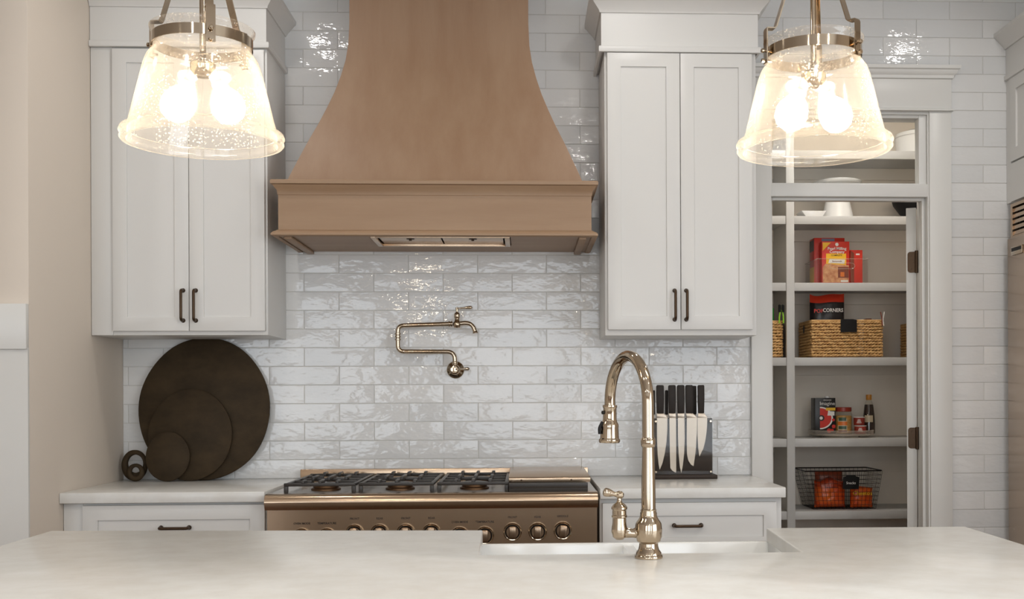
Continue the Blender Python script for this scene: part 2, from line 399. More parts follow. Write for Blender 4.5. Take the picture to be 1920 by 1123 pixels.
# ------------------------------------------------------------------ pantry: casing, transom, jamb
tr = setp(obj('trim_3', bx(1.334, DX0+.013, -.022, .003, 0, 2.507), M['trimw'], bev=.002), 'white casing around the pantry doorway', 'casing', kind='structure')
obj('casing_board', bx(2.123, 2.2205, -.022, .003, 0, 2.507), M['trimw'], tr, bev=.002)
obj('head_board', bx(1.334, 2.2205, -.026, .003, 2.509, 2.651), M['trimw'], tr, bev=.002)
obj('head_bead', molding(B(), 1.336, 2.2185, -.026, .003, [(0, 2.499), (.010, 2.502), (.010, 2.509), (0, 2.513)]), M['trimw'], tr)
obj('head_cap', molding(B(), 1.336, 2.2185, -.026, .003, [(0, 2.640), (.008, 2.643), (.010, 2.655), (.020, 2.664), (.024, 2.676), (.032, 2.680), (.034, 2.694), (0, 2.694)]), M['trimw'], tr)
bm = B(); box(bm, DX0, DX0+.014, -.012, WT+.01, 0, DZ); box(bm, DX1-.018, DX1, -.012, WT+.002, 0, DZ); box(bm, DX0+.014, DX1-.018, -.012, WT+.01, DZ-.016, DZ)
obj('jamb', bm, M['trimw'], tr)
bm = B(); box(bm, 2.103, 2.117, .02, .055, 0, 2.128); box(bm, DX0+.014, DX0+.026, .02, .055, 0, 2.128); box(bm, DX0+.026, 2.103, .02, .055, 2.116, 2.128)
obj('door_stop', bm, M['trimw'], tr, bev=.0015)
obj('transom_bar', bx(DX0+.014, 2.117, -.012, .11, 2.128, 2.184), M['trimw'], tr, bev=.002)
bm = B(); box(bm, DX0+.014, DX0+.022, .0, .05, 2.184, 2.489); box(bm, 2.083, 2.117, .0, .05, 2.184, 2.489); box(bm, DX0+.022, 2.083, .0, .05, 2.476, 2.489); box(bm, DX0+.022, 2.083, .0, .05, 2.184, 2.189)
wn = setp(obj('window_1', bm, M['trimw'], bev=.002), 'fixed glass transom over the pantry doorway', 'window', kind='structure')
obj('pane', bx(DX0+.022, 2.083, .024, .028, 2.189, 2.476), M['pane'], wn)
# pantry shell
PX0, PX1, PY1, PC = 1.25, 2.85, 1.26, 2.95
bm = B(); box(bm, PX0-.1, PX0, WT, PY1+.1, 0, PC); box(bm, PX1, PX1+.1, WT, PY1+.1, 0, PC); box(bm, PX0, PX1, PY1, PY1+.1, 0, PC); box(bm, PX0, DX0-.001, WT+.0005, WT+.012, 0, PC); box(bm, DX1+.001, PX1, WT+.0005, WT+.012, 0, PC); box(bm, DX0-.001, DX1+.001, WT+.0005, WT+.012, DZ+.001, PC)  # thin sheets on the doorway side are added to bounce light onto the shelves
setp(obj('wall_pantry', bm, M['pantryw']), 'pale taupe walls inside the pantry, with an added bounce lining', 'wall', kind='structure')
setp(obj('ceiling_pantry', bx(PX0-.1, PX1+.1, WT, PY1+.1, PC, PC+.08), M['ceil']), 'white pantry ceiling', 'ceiling', kind='structure')
pl = thing('pantry_ceiling_light', 'round flush lamp on the pantry ceiling', 'ceiling light', (2.0, .42, PC))
obj('housing', lathe(B(), [(.13, 0), (.13, -.03), (.115, -.035), (.115, -.012), (0, -.012)], (2.0, .42, PC)), M['trimw'], pl)
obj('lens', lathe(B(), [(.112, -.014), (.10, -.04), (.05, -.05), (0, -.052)], (2.0, .42, PC), caps=False), M['plamp'], pl)
# open pantry door, seen edge-on
d = setp(obj('door_1', bx(2.070, 2.114, .122, .84, .012, 2.104), M['trimw'], bev=.002, loc=(2.114, .122, 0)), 'white pantry door swung open, seen edge-on', 'door', kind='structure')
for zc in (1.859, 1.066, .25):
    bm = B(); q = .012; pts = []
    for (cx, cz, a0) in ((2.076+q, zc+.047-q, PI/2), (2.076+q, zc-.047+q, PI)):
        for k in range(5): a = a0+k*PI/8; pts.append((cx+q*math.cos(a), cz+q*math.sin(a)))
    pts += [(2.114, zc-.047), (2.114, zc+.047)]
    prism(bm, pts, .1195, .1225)
    h = obj('hinge', bm, M['bronze'], d, label='dark bronze butt hinge')
    obj('knuckle', lathe(B(), [(.007, -.05), (.008, -.049), (.008, .049), (.007, .05)], (2.1155, .112, zc), seg=12), M['bronze'], h)
    bm = B()
    for s in (-.03, 0, .03): lathe(bm, [(.004, 0), (.0035, .0012), (0, .0012)], (2.092 + (.008 if s == 0 else 0), .1195, zc+s), axis=(0, -1, 0), seg=8)
    obj('screw', bm, M['bronze'], h)
d.rotation_euler = (0, 0, -math.radians(23))

# ================================================================== PANTRY SHELVING
SH = [.6576, 1.0352, 1.4573, 1.8459, 2.1929, 2.5339]
un = thing('pantry_shelving', 'white built-in pantry shelving with face frame and divider', 'shelving', (1.73, 1.08, 0))
for z in SH:
    obj('shelf', bx(PX0+.002, PX1-.002, .915, PY1-.002, z-.022, z), M['shelfp'], un)
    for (a, b) in ((PX0+.002, 1.7075), (1.7495, PX1-.002)): obj('shelf_edge', bx(a, b, .90, .9148, z-.043, z), M['shelfp'], un, bev=.0015)
    for (a, b) in ((PX0+.003, 1.7195), (1.7385, PX1-.003)): obj('cleat', bx(a, b, PY1-.02, PY1-.003, z-.085, z-.023), M['pantryw'], un)
obj('stile', bx(1.7075, 1.7495, .894, .9149, 0.001, 2.90), M['shelfp'], un, bev=.0015)
zs = [0.001]+[z for z in SH]+[2.90]
for a, b in zip(zs, zs[1:]): obj('divider', bx(1.7205, 1.7375, .9155, PY1-.003, a+.0005, b-.0225), M['shelfp'], un)

# ---- top shelf crockery
def ware(name, label, cat, prof, loc, mtl, axis=(0, 0, 1), seg=40, group=None):
    o = obj(name, lathe(B(), prof, loc, axis, seg, caps=False), mtl, loc=loc); return setp(o, label, cat, group)
z = SH[4]+.0005
t = thing('serving_dish', 'flat rectangular white dish on the pantry shelf beside the cake stand', 'dish', (1.87, 1.02, z))
bm = B(); prism(bm, [(1.822, z), (1.908, z), (1.926, z+.028), (1.930, z+.032), (1.795, z+.032), (1.799, z+.028)], .93, 1.05); obj('body', bm, M['ceramic'], t, bev=.004)
obj('well', bx(1.806, 1.920, .942, 1.038, z+.0322, z+.0328), M['ceramic'], t)
ware('cake_stand', 'white cake stand with a tapered pedestal on the pantry shelf', 'cake stand', [(.078, .004), (.084, 0), (.088, .004), (.080, .04), (.066, .10), (.054, .15), (.05, .185), (.09, .192), (.120, .196), (.126, .202), (.128, .212), (.122, .215), (.116, .207), (0, .200)], (2.033, 1.09, z), M['ceramic'])
ware('dark_bowl', 'black bowl on the pantry shelf behind the open door', 'bowl', [(0, .004), (.05, 0), (.055, .006), (.10, .04), (.135, .09), (.15, .14), (.145, .14), (.125, .085), (0, .02)], (2.475, 1.08, z), M['black'])
ware('round_casserole', 'round white pot on the highest pantry shelf', 'pot', [(0, 0), (.11, 0), (.12, .01), (.125, .10), (.13, .105), (.12, .125), (.06, .145), (.02, .15), (.022, .17), (0, .175)], (2.47, 1.06, SH[5]+.0005), M['ceramic'])

# ---- boxes shelf
z = SH[3]+.0005
def carton(name, label, loc, w, dth, h, mf, cat='box', group=None):
    x, y, zz = loc; r = thing(name, label, cat, loc, group)
    obj('carton', bx(x-w/2, x+w/2, y-dth/2, y+dth/2, zz, zz+h), mf, r, bev=.0015); return r
def decal(r, poly, y, mtl, name='print', t=.0006):
    return obj(name, prism(B(), poly, y-t, y-.0001), mtl, r)
def ngon(cx, cz, rx, rz, n=20, a0=0, a1=2*PI, close=True):
    k = n if close else n+1
    return [(cx+rx*math.cos(a0+(a1-a0)*i/n), cz+rz*math.sin(a0+(a1-a0)*i/n)) for i in range(k)]
x0, x1, yf = 1.919, 2.066, .985
r = carton('pancake_mix_box', 'red pancake mix carton with waffle picture, in front', ((x0+x1)/2, yf+.025, z+.004), x1-x0, .05, .222, M['red'])
zb = z+.004
decal(r, [(x0+.004, zb+.216), (x0+.048, zb+.216), (x0+.004, zb+.172)], yf, M['yel'])
decal(r, [(x0+.022, zb+.096), (x1-.018, zb+.096), (x1-.018, zb+.158), (x0+.022, zb+.158)], yf, M['yel'])
decal(r, [(x0+.004, zb+.006), (x1-.004, zb+.006), (x1-.004, zb+.096), (x0+.018, zb+.104), (x0+.004, zb+.085)], yf, M['waf'], t=.0008)
decal(r, [(x0+.085, zb+.03), (x1-.004, zb+.03), (x1-.004, zb+.088), (x0+.085, zb+.088)], yf, M['brn'], t=.0011)
decal(r, [(x0+.098, zb+.036), (x0+.119, zb+.036), (x0+.119, zb+.060), (x0+.098, zb+.060)], yf, M['org'], t=.0014)
decal(r, [(x0+.034, zb+.108), (x1-.028, zb+.104), (x1-.024, zb+.126), (x0+.04, zb+.128)], yf, M['wht'], t=.0010)
decal(r, [(x0+.10, zb+.008), (x1-.008, zb+.008), (x1-.008, zb+.018), (x0+.10, zb+.018)], yf, M['wht'], t=.0012)
decal(r, ngon(x0+.08, zb+.206, .009, .009, 16), yf, M['wht'])
text('Pearl Milling', .0205, M['wht'], r, (x0+.080, yf-.001, zb+.184), bold=.02)
text('Company', .0205, M['wht'], r, (x0+.080, yf-.001, zb+.167), bold=.02)
text('COMPLETE', .012, M['blk'], r, (x0+.078, yf-.0015, zb+.148), bold=.01)
text('Buttermilk', .012, M['brn'], r, (x0+.08, yf-.0018, zb+.117), bold=.01)
r = carton('cereal_box', 'tall dark red carton with yellow side, behind the pancake mix', (1.977, 1.095, z+.004), .165, .09, .250, M['red'])
decal(r, [(1.935, z+.236), (2.005, z+.236), (2.005, z+.250), (1.935, z+.250)], 1.05, M['blu'])
obj('print', bx(1.8937, 1.8944, 1.052, 1.138, z+.006, z+.10), M['yel'], r)
obj('print', bx(1.8937, 1.8944, 1.052, 1.138, z+.185, z+.245), M['drk'], r)
r = carton('slim_red_box', 'slim red carton standing at the end of the clear bin', (2.105, 1.04, z+.004), .065, .10, .178, M['red'])
decal(r, [(2.074, z+.01), (2.092, z+.01), (2.092, z+.165), (2.074, z+.178)], .99, M['brn'])
decal(r, [(2.102, z+.155), (2.122, z+.155), (2.122, z+.163), (2.102, z+.163)], .99, M['wht'])
r = thing('clear_bin', 'clear acrylic organizer bin holding red cartons', 'storage bin', (2.0, 1.05, z))
a, b, f, k = 1.885, 2.156, .955, 1.2
obj('bottom', bx(a+.003, b-.003, f+.003, k-.003, z, z+.003), M['acrylic'], r)
obj('front_wall', bx(a, b, f, f+.003, z, z+.13), M['acrylic'], r)
obj('back_wall', bx(a, b, k-.003, k, z, z+.13), M['acrylic'], r)
for xx in (a, b-.003): obj('side_wall', bx(xx, xx+.003, f+.003, k-.003, z, z+.13), M['acrylic'], r)
bm = B(); tube(bm, fillet_path([(1.96, f-.003, z+.108), (2.075, f-.003, z+.108), (2.088, f-.003, z+.093), (2.075, f-.003, z+.078), (1.96, f-.003, z+.078), (1.947, f-.003, z+.093), (1.96, f-.003, z+.108)], .01), .0016, 6)
obj('handle_cutout_rim', bm, M['turn'], r)
tube(bm := B(), [(a, f, z+.131), (b, f, z+.131), (b, k, z+.131), (a, k, z+.131)], .0022, 6, closed=True); obj('rim', bm, M['turn'], r)

# ---- wicker baskets
def wicker(name, label, x0, x1, y0, y1, z, h, rows=12):
    r = thing(name, label, 'basket', ((x0+x1)/2, (y0+y1)/2, z)); ins = .008
    P = [(x0+ins, y0+ins), (x1-ins, y0+ins), (x1-ins, y1-ins), (x0+ins, y1-ins)]
    seg = []
    for i in range(4):
        a = Vector(P[i]); b = Vector(P[(i+1) % 4]); n = max(4, int((b-a).length/.0075))
        for k in range(n): seg.append(a+(b-a)*(k/n))
    rng = random.Random(hash(round(x0*1000)) % 999)
    pitch = (h-.0075)/rows
    bm = B()
    for q in range(rows):
        ph = rng.random()*6.28; zc = z+.0045+pitch*(q+.5); L_ = .030+rng.random()*.012
        for s in (0, PI):
            pts = []; rad = []
            for k, p in enumerate(seg):
                t = 2*PI*k*.0075/L_+ph+s
                nx = 0; ny = 0
                if abs(p.y-(y0+ins)) < 1e-6: ny = -1
                elif abs(p.y-(y1-ins)) < 1e-6: ny = 1
                elif abs(p.x-(x0+ins)) < 1e-6: nx = -1
                else: nx = 1
                w_ = .0040; pts.append((p.x+nx*w_*math.cos(t), p.y+ny*w_*math.cos(t), zc+.0034*math.sin(t)+.0008*math.sin(k*.37+q))); rad.append(.0050+.0012*math.sin(k*.9+q*2.1))
            tube(bm, pts, rad, 5, closed=True)
    wl = obj('woven_wall', bm, M['wicker'], r, ang=80)
    tube(bm := B(), [(p.x, p.y, z+h-.001) for p in seg], .0055, 6, closed=True); obj('rim', bm, M['wicker'], r)
    obj('bottom', bx(x0+.012, x1-.012, y0+.012, y1-.012, z, z+.006), M['wickerd'], r)
    return r
z = SH[2]+.0005
r = wicker('wicker_basket', 'woven wicker basket with a black tag, holding snacks', 1.842, 2.230, .925, 1.20, z, .194)
bm = B(); q = [(1.999, z+.132), (2.085, z+.132), (2.085, z+.196), (2.07, z+.199), (2.064, z+.2), (2.016, z+.2), (2.01, z+.199), (1.999, z+.196)]
prism(bm, q, .9205, .9225); obj('tag', bm, M['black'], r, label='blank black chalkboard tag')
obj('handle_slot_shade', lathe(B(), [(.022, 0), (.022, .002), (0, .002)], (1.8405, 1.06, z+.155), axis=(-1, 0, 0), seg=16, sx=.5), M['holeshade'], r)  # flat dark oval painted on as the shade of the handle hole
r2 = wicker('wicker_basket', 'woven wicker basket with green clips, left of the shelf divider', 1.42, 1.700, .925, 1.20, z, .19)
r3 = wicker('wicker_basket', 'woven wicker basket half hidden by the open pantry door', 2.405, 2.72, .935, 1.20, z, .185)

def pillow(bm, cx, cy, z0, w, h, d, nx=14, nz=16, lean=0.0, waist=0.0, top=lambda u: 0.0, seed=1):
    """a filled bag: front and back skins that meet at flat seams, a little crumpled"""
    rng = random.Random(seed); wob = [[rng.uniform(-1, 1) for _ in range(nx+1)] for _ in range(nz+1)]
    G_ = {}
    for s in (-1, 1):
        for i in range(nx+1):
            for j in range(nz+1):
                u = i/nx*2-1; v = j/nz*2-1
                edge = (1-abs(u)**3)*(1-abs(v)**3.5)
                th = d/2*max(0, edge)**.55
                if (abs(u) > .999 or abs(v) > .999):
                    if s == 1: G_[(1, i, j)] = G_[(-1, i, j)]; continue
                x = cx+u*w/2*(1-waist*(1-abs(v))); zz = z0+(v+1)/2*h + top(u)*max(0, v)**2
                y = cy+s*th+lean*(zz-z0)+wob[j][i]*.05*d*edge
                G_[(s, i, j)] = bm.verts.new((x, y, zz))
    for s in (-1, 1):
        for i in range(nx):
            for j in range(nz):
                q = [G_[(s, i, j)], G_[(s, i+1, j)], G_[(s, i+1, j+1)], G_[(s, i, j+1)]]
                f = bm.faces.new(q if s == -1 else q[::-1])
    return bm
# popcorn bag standing in the basket
def bag_split(name, label, cx, cy, z0, w, h, d, bands, seed, top=lambda u: 0, lean=0, waist=0):
    r = thing(name, label, 'snack bag', (cx, cy, z0)); full = pillow(B(), cx, cy, z0, w, h, d, seed=seed, top=top, lean=lean, waist=waist)
    o = obj('bag', full, [b[1] for b in bands], r, ang=60)
    for p in o.data.polygons:
        zr = (p.center.z)/h
        for k, b in enumerate(bands):
            if zr <= b[0]: p.material_index = k; break
    return r
r = bag_split('popcorn_bag', 'black and red popcorn bag standing in the wicker basket', 1.957, 1.03, z+.012, .185, .318, .075,
              [(.58, M['brn']), (.88, M['foilblk']), (2, M['foilred'])], 3, top=lambda u: .020*u*u+.010*math.sin(u*3+1))
text('POP', .028, M['red'], r, (1.898, .976, z+.246), bold=.02); text('CORNERS', .027, M['wht'], r, (1.974, .974, z+.250), bold=.02, sx=.9)
setp(carton('snack_packet', 'small white packet poking out of the wicker basket', (2.145, 1.06, z+.007), .022, .05, .20, M['wht'], 'packet'))
setp(carton('snack_packet', 'small brown packet poking out of the wicker basket', (2.185, 1.06, z+.007), .03, .05, .204, M['brn'], 'packet'))
t = thing('bag_clip', 'wooden clothespin clipped to the wicker basket corner', 'clip', (2.222, .93, z+.165))
for s in (-1, 1):
    tube(bm := B(), smooth_path([(2.219+s*.010, .915, z+.238), (2.219+s*.006, .915, z+.215), (2.219+s*.0025, .915, z+.195), (2.221+s*.005, .915, z+.165)]), [.0028]*19, 6); obj('arm', bm, M['wht'] if s > 0 else M['brn'], t)
t = thing('bag_clip', 'lime green clip with black tips on the left wicker basket', 'clip', (1.685, .93, z+.18))
for s in (-1, 1):
    tube(bm := B(), smooth_path([(1.684+s*.004, .912, z+.246), (1.684+s*.010, .912, z+.215), (1.684+s*.011, .912, z+.178)]), .004, 6); obj('arm', bm, M['lime'], t)
    obj('tip', lathe(B(), [(.007, 0), (.007, .036), (.004, .04)], (1.684+s*.0085, .912, z+.236), seg=10), M['black'], t)
setp(carton('green_packet', 'bright green packet in the left wicker basket', (1.630, 1.0, z+.007), .06, .05, .255, M['grn'], 'packet'))
r = bag_split('chip_bag', 'reddish bag top half hidden by the open pantry door', 2.515, 1.06, z+.012, .16, .30, .07, [(2, M['bagdark'])], 9)

# ---- turntable shelf
z = SH[1]+.0005
t = thing('turntable', 'clear round turntable carrying jars and a carton', 'turntable', (2.043, 1.075, z))
obj('foot', lathe(B(), [(.10, 0), (.10, .008), (.09, .012)], (2.043, 1.075, z), seg=40), M['turn'], t)
obj('tray', lathe(B(), [(.0, .013), (.168, .013), (.170, .016), (.170, .036), (.167, .036), (.165, .0175), (0, .0175)], (2.043, 1.075, z), seg=56, caps=False), M['turn'], t)
tube(bm := B(), [(2.043+.1685*math.cos(2*PI*i/56), 1.075+.1685*math.sin(2*PI*i/56), z+.037) for i in range(56)], .0028, 6, closed=True); obj('rim', bm, M['turn'], t)
zb = z+.0185
x0, x1, yf = 1.893, 2.003, 1.035
r = carton('soup_carton', 'black soup carton with a red tomato picture on the turntable', ((x0+x1)/2, yf+.045, zb), x1-x0, .085, .192, M['blk'], 'carton')
yf = yf+.0025
cx = x0+.026
decal(r, [(x0+.026, zb+.032)]+ngon(cx, zb+.085, .070, .060, 18, -PI/2, PI/2, False)+[(x0+.026, zb+.140)], yf, M['wht'])
decal(r, ngon(cx, zb+.085, .062, .053, 18, -PI/2, PI/2, False), yf, M['red'], t=.001)
decal(r, ngon(cx+.008, zb+.085, .016, .016, 14), yf, M['drk'], t=.0014)
decal(r, ngon(cx+.006, zb+.085, .009, .009, 10), yf, M['wht'], t=.0017)
decal(r, [(x0+.058, zb+.125), (x1-.001, zb+.125), (x1-.001, zb+.140), (x0+.058, zb+.140)], yf, M['yel'], t=.0014)
decal(r, [(x0+.066, zb+.098), (x1-.006, zb+.098), (x1-.006, zb+.120), (x0+.07, zb+.122)], yf, M['wht'], t=.0014)
for (dx, dz, q) in ((.100, .04, .010), (.075, .018, .012), (.098, .075, .008), (.092, .020, .008)): decal(r, ngon(x0+dx, zb+dz, q, q, 12), yf, M['red'], t=.0016)
text('Imagine', .027, M['wht'], r, (x0+.066, yf-.001, zb+.162)); text('ORGANIC', .010, M['wht'], r, (x0+.066, yf-.001, zb+.180))
obj('spout_cap', lathe(B(), [(.013, 0), (.013, .008), (.011, .010), (0, .010)], (1.968, 1.075, zb+.1925), seg=20), M['wht'], r)
jx, jy = 2.052, 1.06
r = thing('grain_jar', 'glass jar of yellow grain with an arched label and red lid', 'jar', (jx, jy, zb))
obj('glass', lathe(B(), [(.044, 0), (.046, .003), (.046, .105), (.042, .116), (.039, .120), (.036, .118)], (jx, jy, zb), seg=32), M['bottle'], r)
obj('grain', lathe(B(), [(.0425, .003), (.0425, .094), (.038, .098), (0, .099)], (jx, jy, zb), seg=32), M['tan'], r)
obj('lid', lathe(B(), [(.0415, .119), (.043, .121), (.043, .140), (.041, .142), (0, .142)], (jx, jy, zb), seg=32), M['redcap'], r)
def wrap(r, name, c, rad, a0, a1, z0, z1, mtl, n=10):
    bm = B(); A = [[bm.verts.new((c[0]+rad*math.sin(a0+(a1-a0)*i/n), c[1]-rad*math.cos(a0+(a1-a0)*i/n), zz)) for i in range(n+1)] for zz in (z0, z1)]
    for i in range(n): bm.faces.new((A[0][i], A[0][i+1], A[1][i+1], A[1][i]))
    return obj(name, bm, mtl, r)
a_ = -.45
wrap(r, 'label_band', (jx, jy), .0466, a_-.5, a_+.6, zb+.008, zb+.082, M['crm'])
wrap(r, 'label_band', (jx, jy), .0469, a_-.5, a_+.6, zb+.046, zb+.066, M['org'])
wrap(r, 'label_band', (jx, jy), .0470, a_-.38, a_+.48, zb+.070, zb+.088, M['grnl'])
wrap(r, 'label_band', (jx, jy), .0470, a_-.40, a_+.5, zb+.026, zb+.042, M['grnl'])
wrap(r, 'label_band', (jx, jy), .0470, a_-.45, a_+.55, zb+.009, zb+.02, M['brn'])
def tin(name, label, c, z0, rad, h):
    r = thing(name, label, 'can', (c[0], c[1], z0))
    obj('body', lathe(B(), [(rad*.96, 0), (rad, .002), (rad, h-.002), (rad*.96, h)], (c[0], c[1], z0), seg=28), M['can'], r)
    obj('rim', lathe(B(), [(rad*.97, h-.003), (rad*1.03, h-.003), (rad*1.03, h+.001), (rad*.95, h+.001), (rad*.95, h-.0005), (0, h-.0005)], (c[0], c[1], z0), seg=28, caps=False), M['wht'], r)
    for k in range(3): wrap(r, 'label_band', c, rad*1.012, -.75+.1*k, .15-.1*k, z0+h*(.28+.17*k), z0+h*(.36+.17*k), M['wht'], 6)
    return r
tin('paste_can', 'small red can stacked on top of another on the turntable', (2.128, 1.03), zb+.0465, .029, .043)
tin('paste_can', 'small red can at the bottom of the stack on the turntable', (2.133, 1.025), zb, .031, .044)
bxx, by = 2.192, 1.065
r = thing('syrup_bottle', 'dark syrup bottle with amber cap and cream label', 'bottle', (bxx, by, zb))
obj('glass', lathe(B(), [(.030, 0), (.033, .003), (.033, .05), (.030, .10), (.024, .150), (.017, .172), (.0135, .178), (.0135, .182)], (bxx, by, zb), seg=28), M['bottle'], r)
obj('syrup', lathe(B(), [(.0305, .002), (.0318, .05), (.0286, .10), (.0236, .145), (.0215, .156), (0, .157)], (bxx, by, zb), seg=28), M['syr'], r)
obj('cap', lathe(B(), [(.0145, .180), (.0155, .182), (.0155, .206), (.0145, .209), (0, .209)], (bxx, by, zb), seg=24), M['amber'], r)
wrap(r, 'label_band', (bxx, by), .0335, -1.0, .35, zb+.062, zb+.098, M['crm'])

# ---- wire basket shelf
z = SH[0]+.0005
def wire_basket():
    r = thing('wire_basket', 'tapered dark wire basket with a black tag on the pantry shelf', 'basket', (2.05, 1.04, z))
    T = [(1.815, .945), (2.225, .945), (2.225, 1.215), (1.815, 1.215)]; Q = [(1.862, .965), (2.195, .965), (2.195, 1.19), (1.862, 1.19)]
    T = [Vector((x, y, z+.205)) for x, y in T]; Q = [Vector((x, y, z+.004)) for x, y in Q]
    bm = B(); tube(bm, fillet_path(T+[T[0]], .02)[:-1], .0032, 8, closed=True); obj('rim', bm, M['wire'], r)
    bm = B()
    for i in range(4):
        a, b, c, d_ = Q[i], Q[(i+1) % 4], T[i], T[(i+1) % 4]; n = 17 if i % 2 == 0 else 11
        for k in range(n+1): tube(bm, [a.lerp(b, k/n), c.lerp(d_, k/n)], .00095, 4, caps=False)
    for k in range(0, 9):
        t = k/9; tube(bm, [Q[i].lerp(T[i], t) for i in range(4)], .00095, 4, closed=True)
    for k in range(1, 14): tube(bm, [Q[0].lerp(Q[1], k/14), Q[3].lerp(Q[2], k/14)], .00095, 4, caps=False)
    for k in range(1, 9): tube(bm, [Q[0].lerp(Q[3], k/9), Q[1].lerp(Q[2], k/9)], .00095, 4, caps=False)
    setp(obj('wire_mesh', bm, M['wire'], r), kind='stuff')
    bm = prism(B(), [(2.012, z+.110), (2.094, z+.110), (2.100, z+.172), (2.084, z+.176), (2.078, z+.183), (2.034, z+.183), (2.028, z+.176), (2.014, z+.172)], .937, .940)
    tg = obj('tag', bm, M['black'], r, label='black chalkboard tag with handwriting')
    text('Snacks', .019, M['wht'], r, (2.055, .9365, z+.142))
    return r
wire_basket()
bag_split('chip_bag', 'dark red crisp bag slumped in the wire basket', 1.965, 1.02, z+.0075, .165, .152, .085, [(.72, M['bagred']), (2, M['bagdark'])], 5, top=lambda u: .012*math.cos(u*4))
r = bag_split('chip_bag', 'bright orange crisp bag below the black tag in the wire basket', 2.128, 1.0, z+.0075, .12, .112, .06, [(2, M['bagred'])], 6, top=lambda u: -.008*u)
text('Cheetos', .030, M['yel'], r, (2.125, .966, z+.085), bold=.02)
bag_split('chip_bag', 'brown snack bag leaning at the back of the wire basket', 1.99, 1.13, z+.0075, .15, .185, .06, [(2, M['brn'])], 8)

# ================================================================== CABINETS
def shaker(parent, name, x0, x1, z0, z1, yb, yf, st=.055, mtl=None):
    """door or drawer front: frame with a recessed panel; faces -Y"""
    mtl = mtl or M['white']; bm = B(); i, o = (x0+st, z0+st), (x1-st, z1-st)
    O = [(x0, z0), (x1, z0), (x1, z1), (x0, z1)]; I = [(i[0], i[1]), (o[0], i[1]), (o[0], o[1]), (i[0], o[1])]
    def ring(P, y): return [bm.verts.new((p[0], y, p[1])) for p in P]
    a, b, c, d_ = ring(O, yf), ring(I, yf), ring(I, yb), ring(O, yb)
    for A, C in ((a, b), (b, c), (c, d_), (d_, a)):
        for k in range(4): bm.faces.new((A[k], A[(k+1) % 4], C[(k+1) % 4], C[k]))
    d = obj(name, bm, mtl, parent, bev=.0015)
    obj('panel', bx(i[0]+.0002, o[0]-.0002, yf+.007, yb-.001, i[1]+.0002, o[1]-.0002), mtl, d)
    return d
def pull(parent, a, b, y, out=.030, r=.0058):
    """bar pull from point a to b (x,z) on face y"""
    bm = B(); A = Vector((a[0], y, a[1])); C = Vector((b[0], y, b[1])); o = Vector((0, -out, 0)); e = (C-A).normalized()*.004
    tube(bm, fillet_path([A, A+o, C+o, C], .012, 5), r, 10)
    for p in (A, C): lathe(bm, [(r*1.55, 0), (r*1.5, .003), (r*1.05, .008)], p, (0, -1, 0), 14)
    return obj('handle', bm, M['bronze'], parent, label='dark bronze bar pull')
CR = [(0, 2.802), (.006, 2.802), (.010, 2.812), (.040, 2.846), (.046, 2.850), (.048, 2.866), (0, 2.868)]
BD = [(0, 2.643), (.010, 2.644), (.012, 2.647), (.012, 2.664), (.010, 2.667), (0, 2.668)]
# left wall cabinet
c = thing('wall_cabinet', 'white two-door wall cabinet left of the hood, against the beige wall', 'cabinet', (-1.0, -.17, 1.509))
obj('carcass', bx(XL+.002, -.6685, -.334, -.001, 1.509, 2.655), M['white'], c, bev=.0015)
obj('filler', bx(XL+.002, -1.271, -.340, -.3342, 1.509, 2.643), M['white'], c, bev=.001)
obj('frieze', bx(XL+.002, -.6685, -.345, -.001, 2.6552, 2.803), M['white'], c)
obj('bead', molding(B(), XL+.002, -.6685, -.345, -.001, BD, False, True), M['white'], c)
obj('crown', molding(B(), XL+.002, -.6685, -.345, -.001, CR, False, True), M['white'], c)
dl = shaker(c, 'door', -1.2668, -.9727, 1.5245, 2.636, -.3345, -.354); dr = shaker(c, 'door', -.9700, -.6760, 1.5245, 2.636, -.3345, -.354)
pull(dl, (-.9945, 1.5655), (-.9945, 1.684), -.354); pull(dr, (-.9455, 1.5655), (-.9455, 1.684), -.354)
# right wall cabinet
c = thing('wall_cabinet', 'white two-door wall cabinet between the hood and pantry doorway', 'cabinet', (.98, -.17, 1.509))
obj('carcass', bx(.6745, 1.290, -.334, -.001, 1.505, 2.655), M['white'], c, bev=.0015)
obj('frieze', bx(.6620, 1.298, -.345, -.001, 2.6552, 2.803), M['white'], c)
obj('bead', molding(B(), .6640, 1.296, -.345, -.001, BD, True, True), M['white'], c)
obj('crown', molding(B(), .6620, 1.298, -.345, -.001, CR, True, True), M['white'], c)
dl = shaker(c, 'door', .6850, .9778, 1.5275, 2.640, -.3345, -.354); dr = shaker(c, 'door', .9806, 1.2715, 1.5275, 2.640, -.3345, -.354)
pull(dl, (.9535, 1.568), (.9535, 1.684), -.354); pull(dr, (1.0005, 1.568), (1.0005, 1.684), -.354)
# base cabinets
c = thing('base_cabinet', 'white base cabinet with a wide drawer under the left countertop', 'cabinet', (-.98, -.3, 0))
obj('carcass', bx(XL+.002, -.613, -.608, -.001, .10, .8735), M['white'], c); obj('toe_kick', bx(XL+.002, -.613, -.53, -.001, .001, .0995), M['white'], c)
obj('filler', bx(XL+.002, -1.284, -.612, -.6082, .10, .8735), M['white'], c, bev=.001)
d = shaker(c, 'drawer', -1.280, -.6165, .690, .8645, -.6085, -.628); pull(d, (-.995, .781), (-.893, .781), -.628)
for a, b in ((-1.280, -.950), (-.947, -.6165)): shaker(c, 'door', a, b, .112, .686, -.6085, -.628)
c = thing('base_cabinet', 'white base cabinet with a wide drawer below the knife block', 'cabinet', (.98, -.3, 0))
obj('carcass', bx(.630, 1.324, -.608, -.001, .10, .8735), M['white'], c); obj('toe_kick', bx(.630, 1.324, -.53, -.001, .001, .0995), M['white'], c)
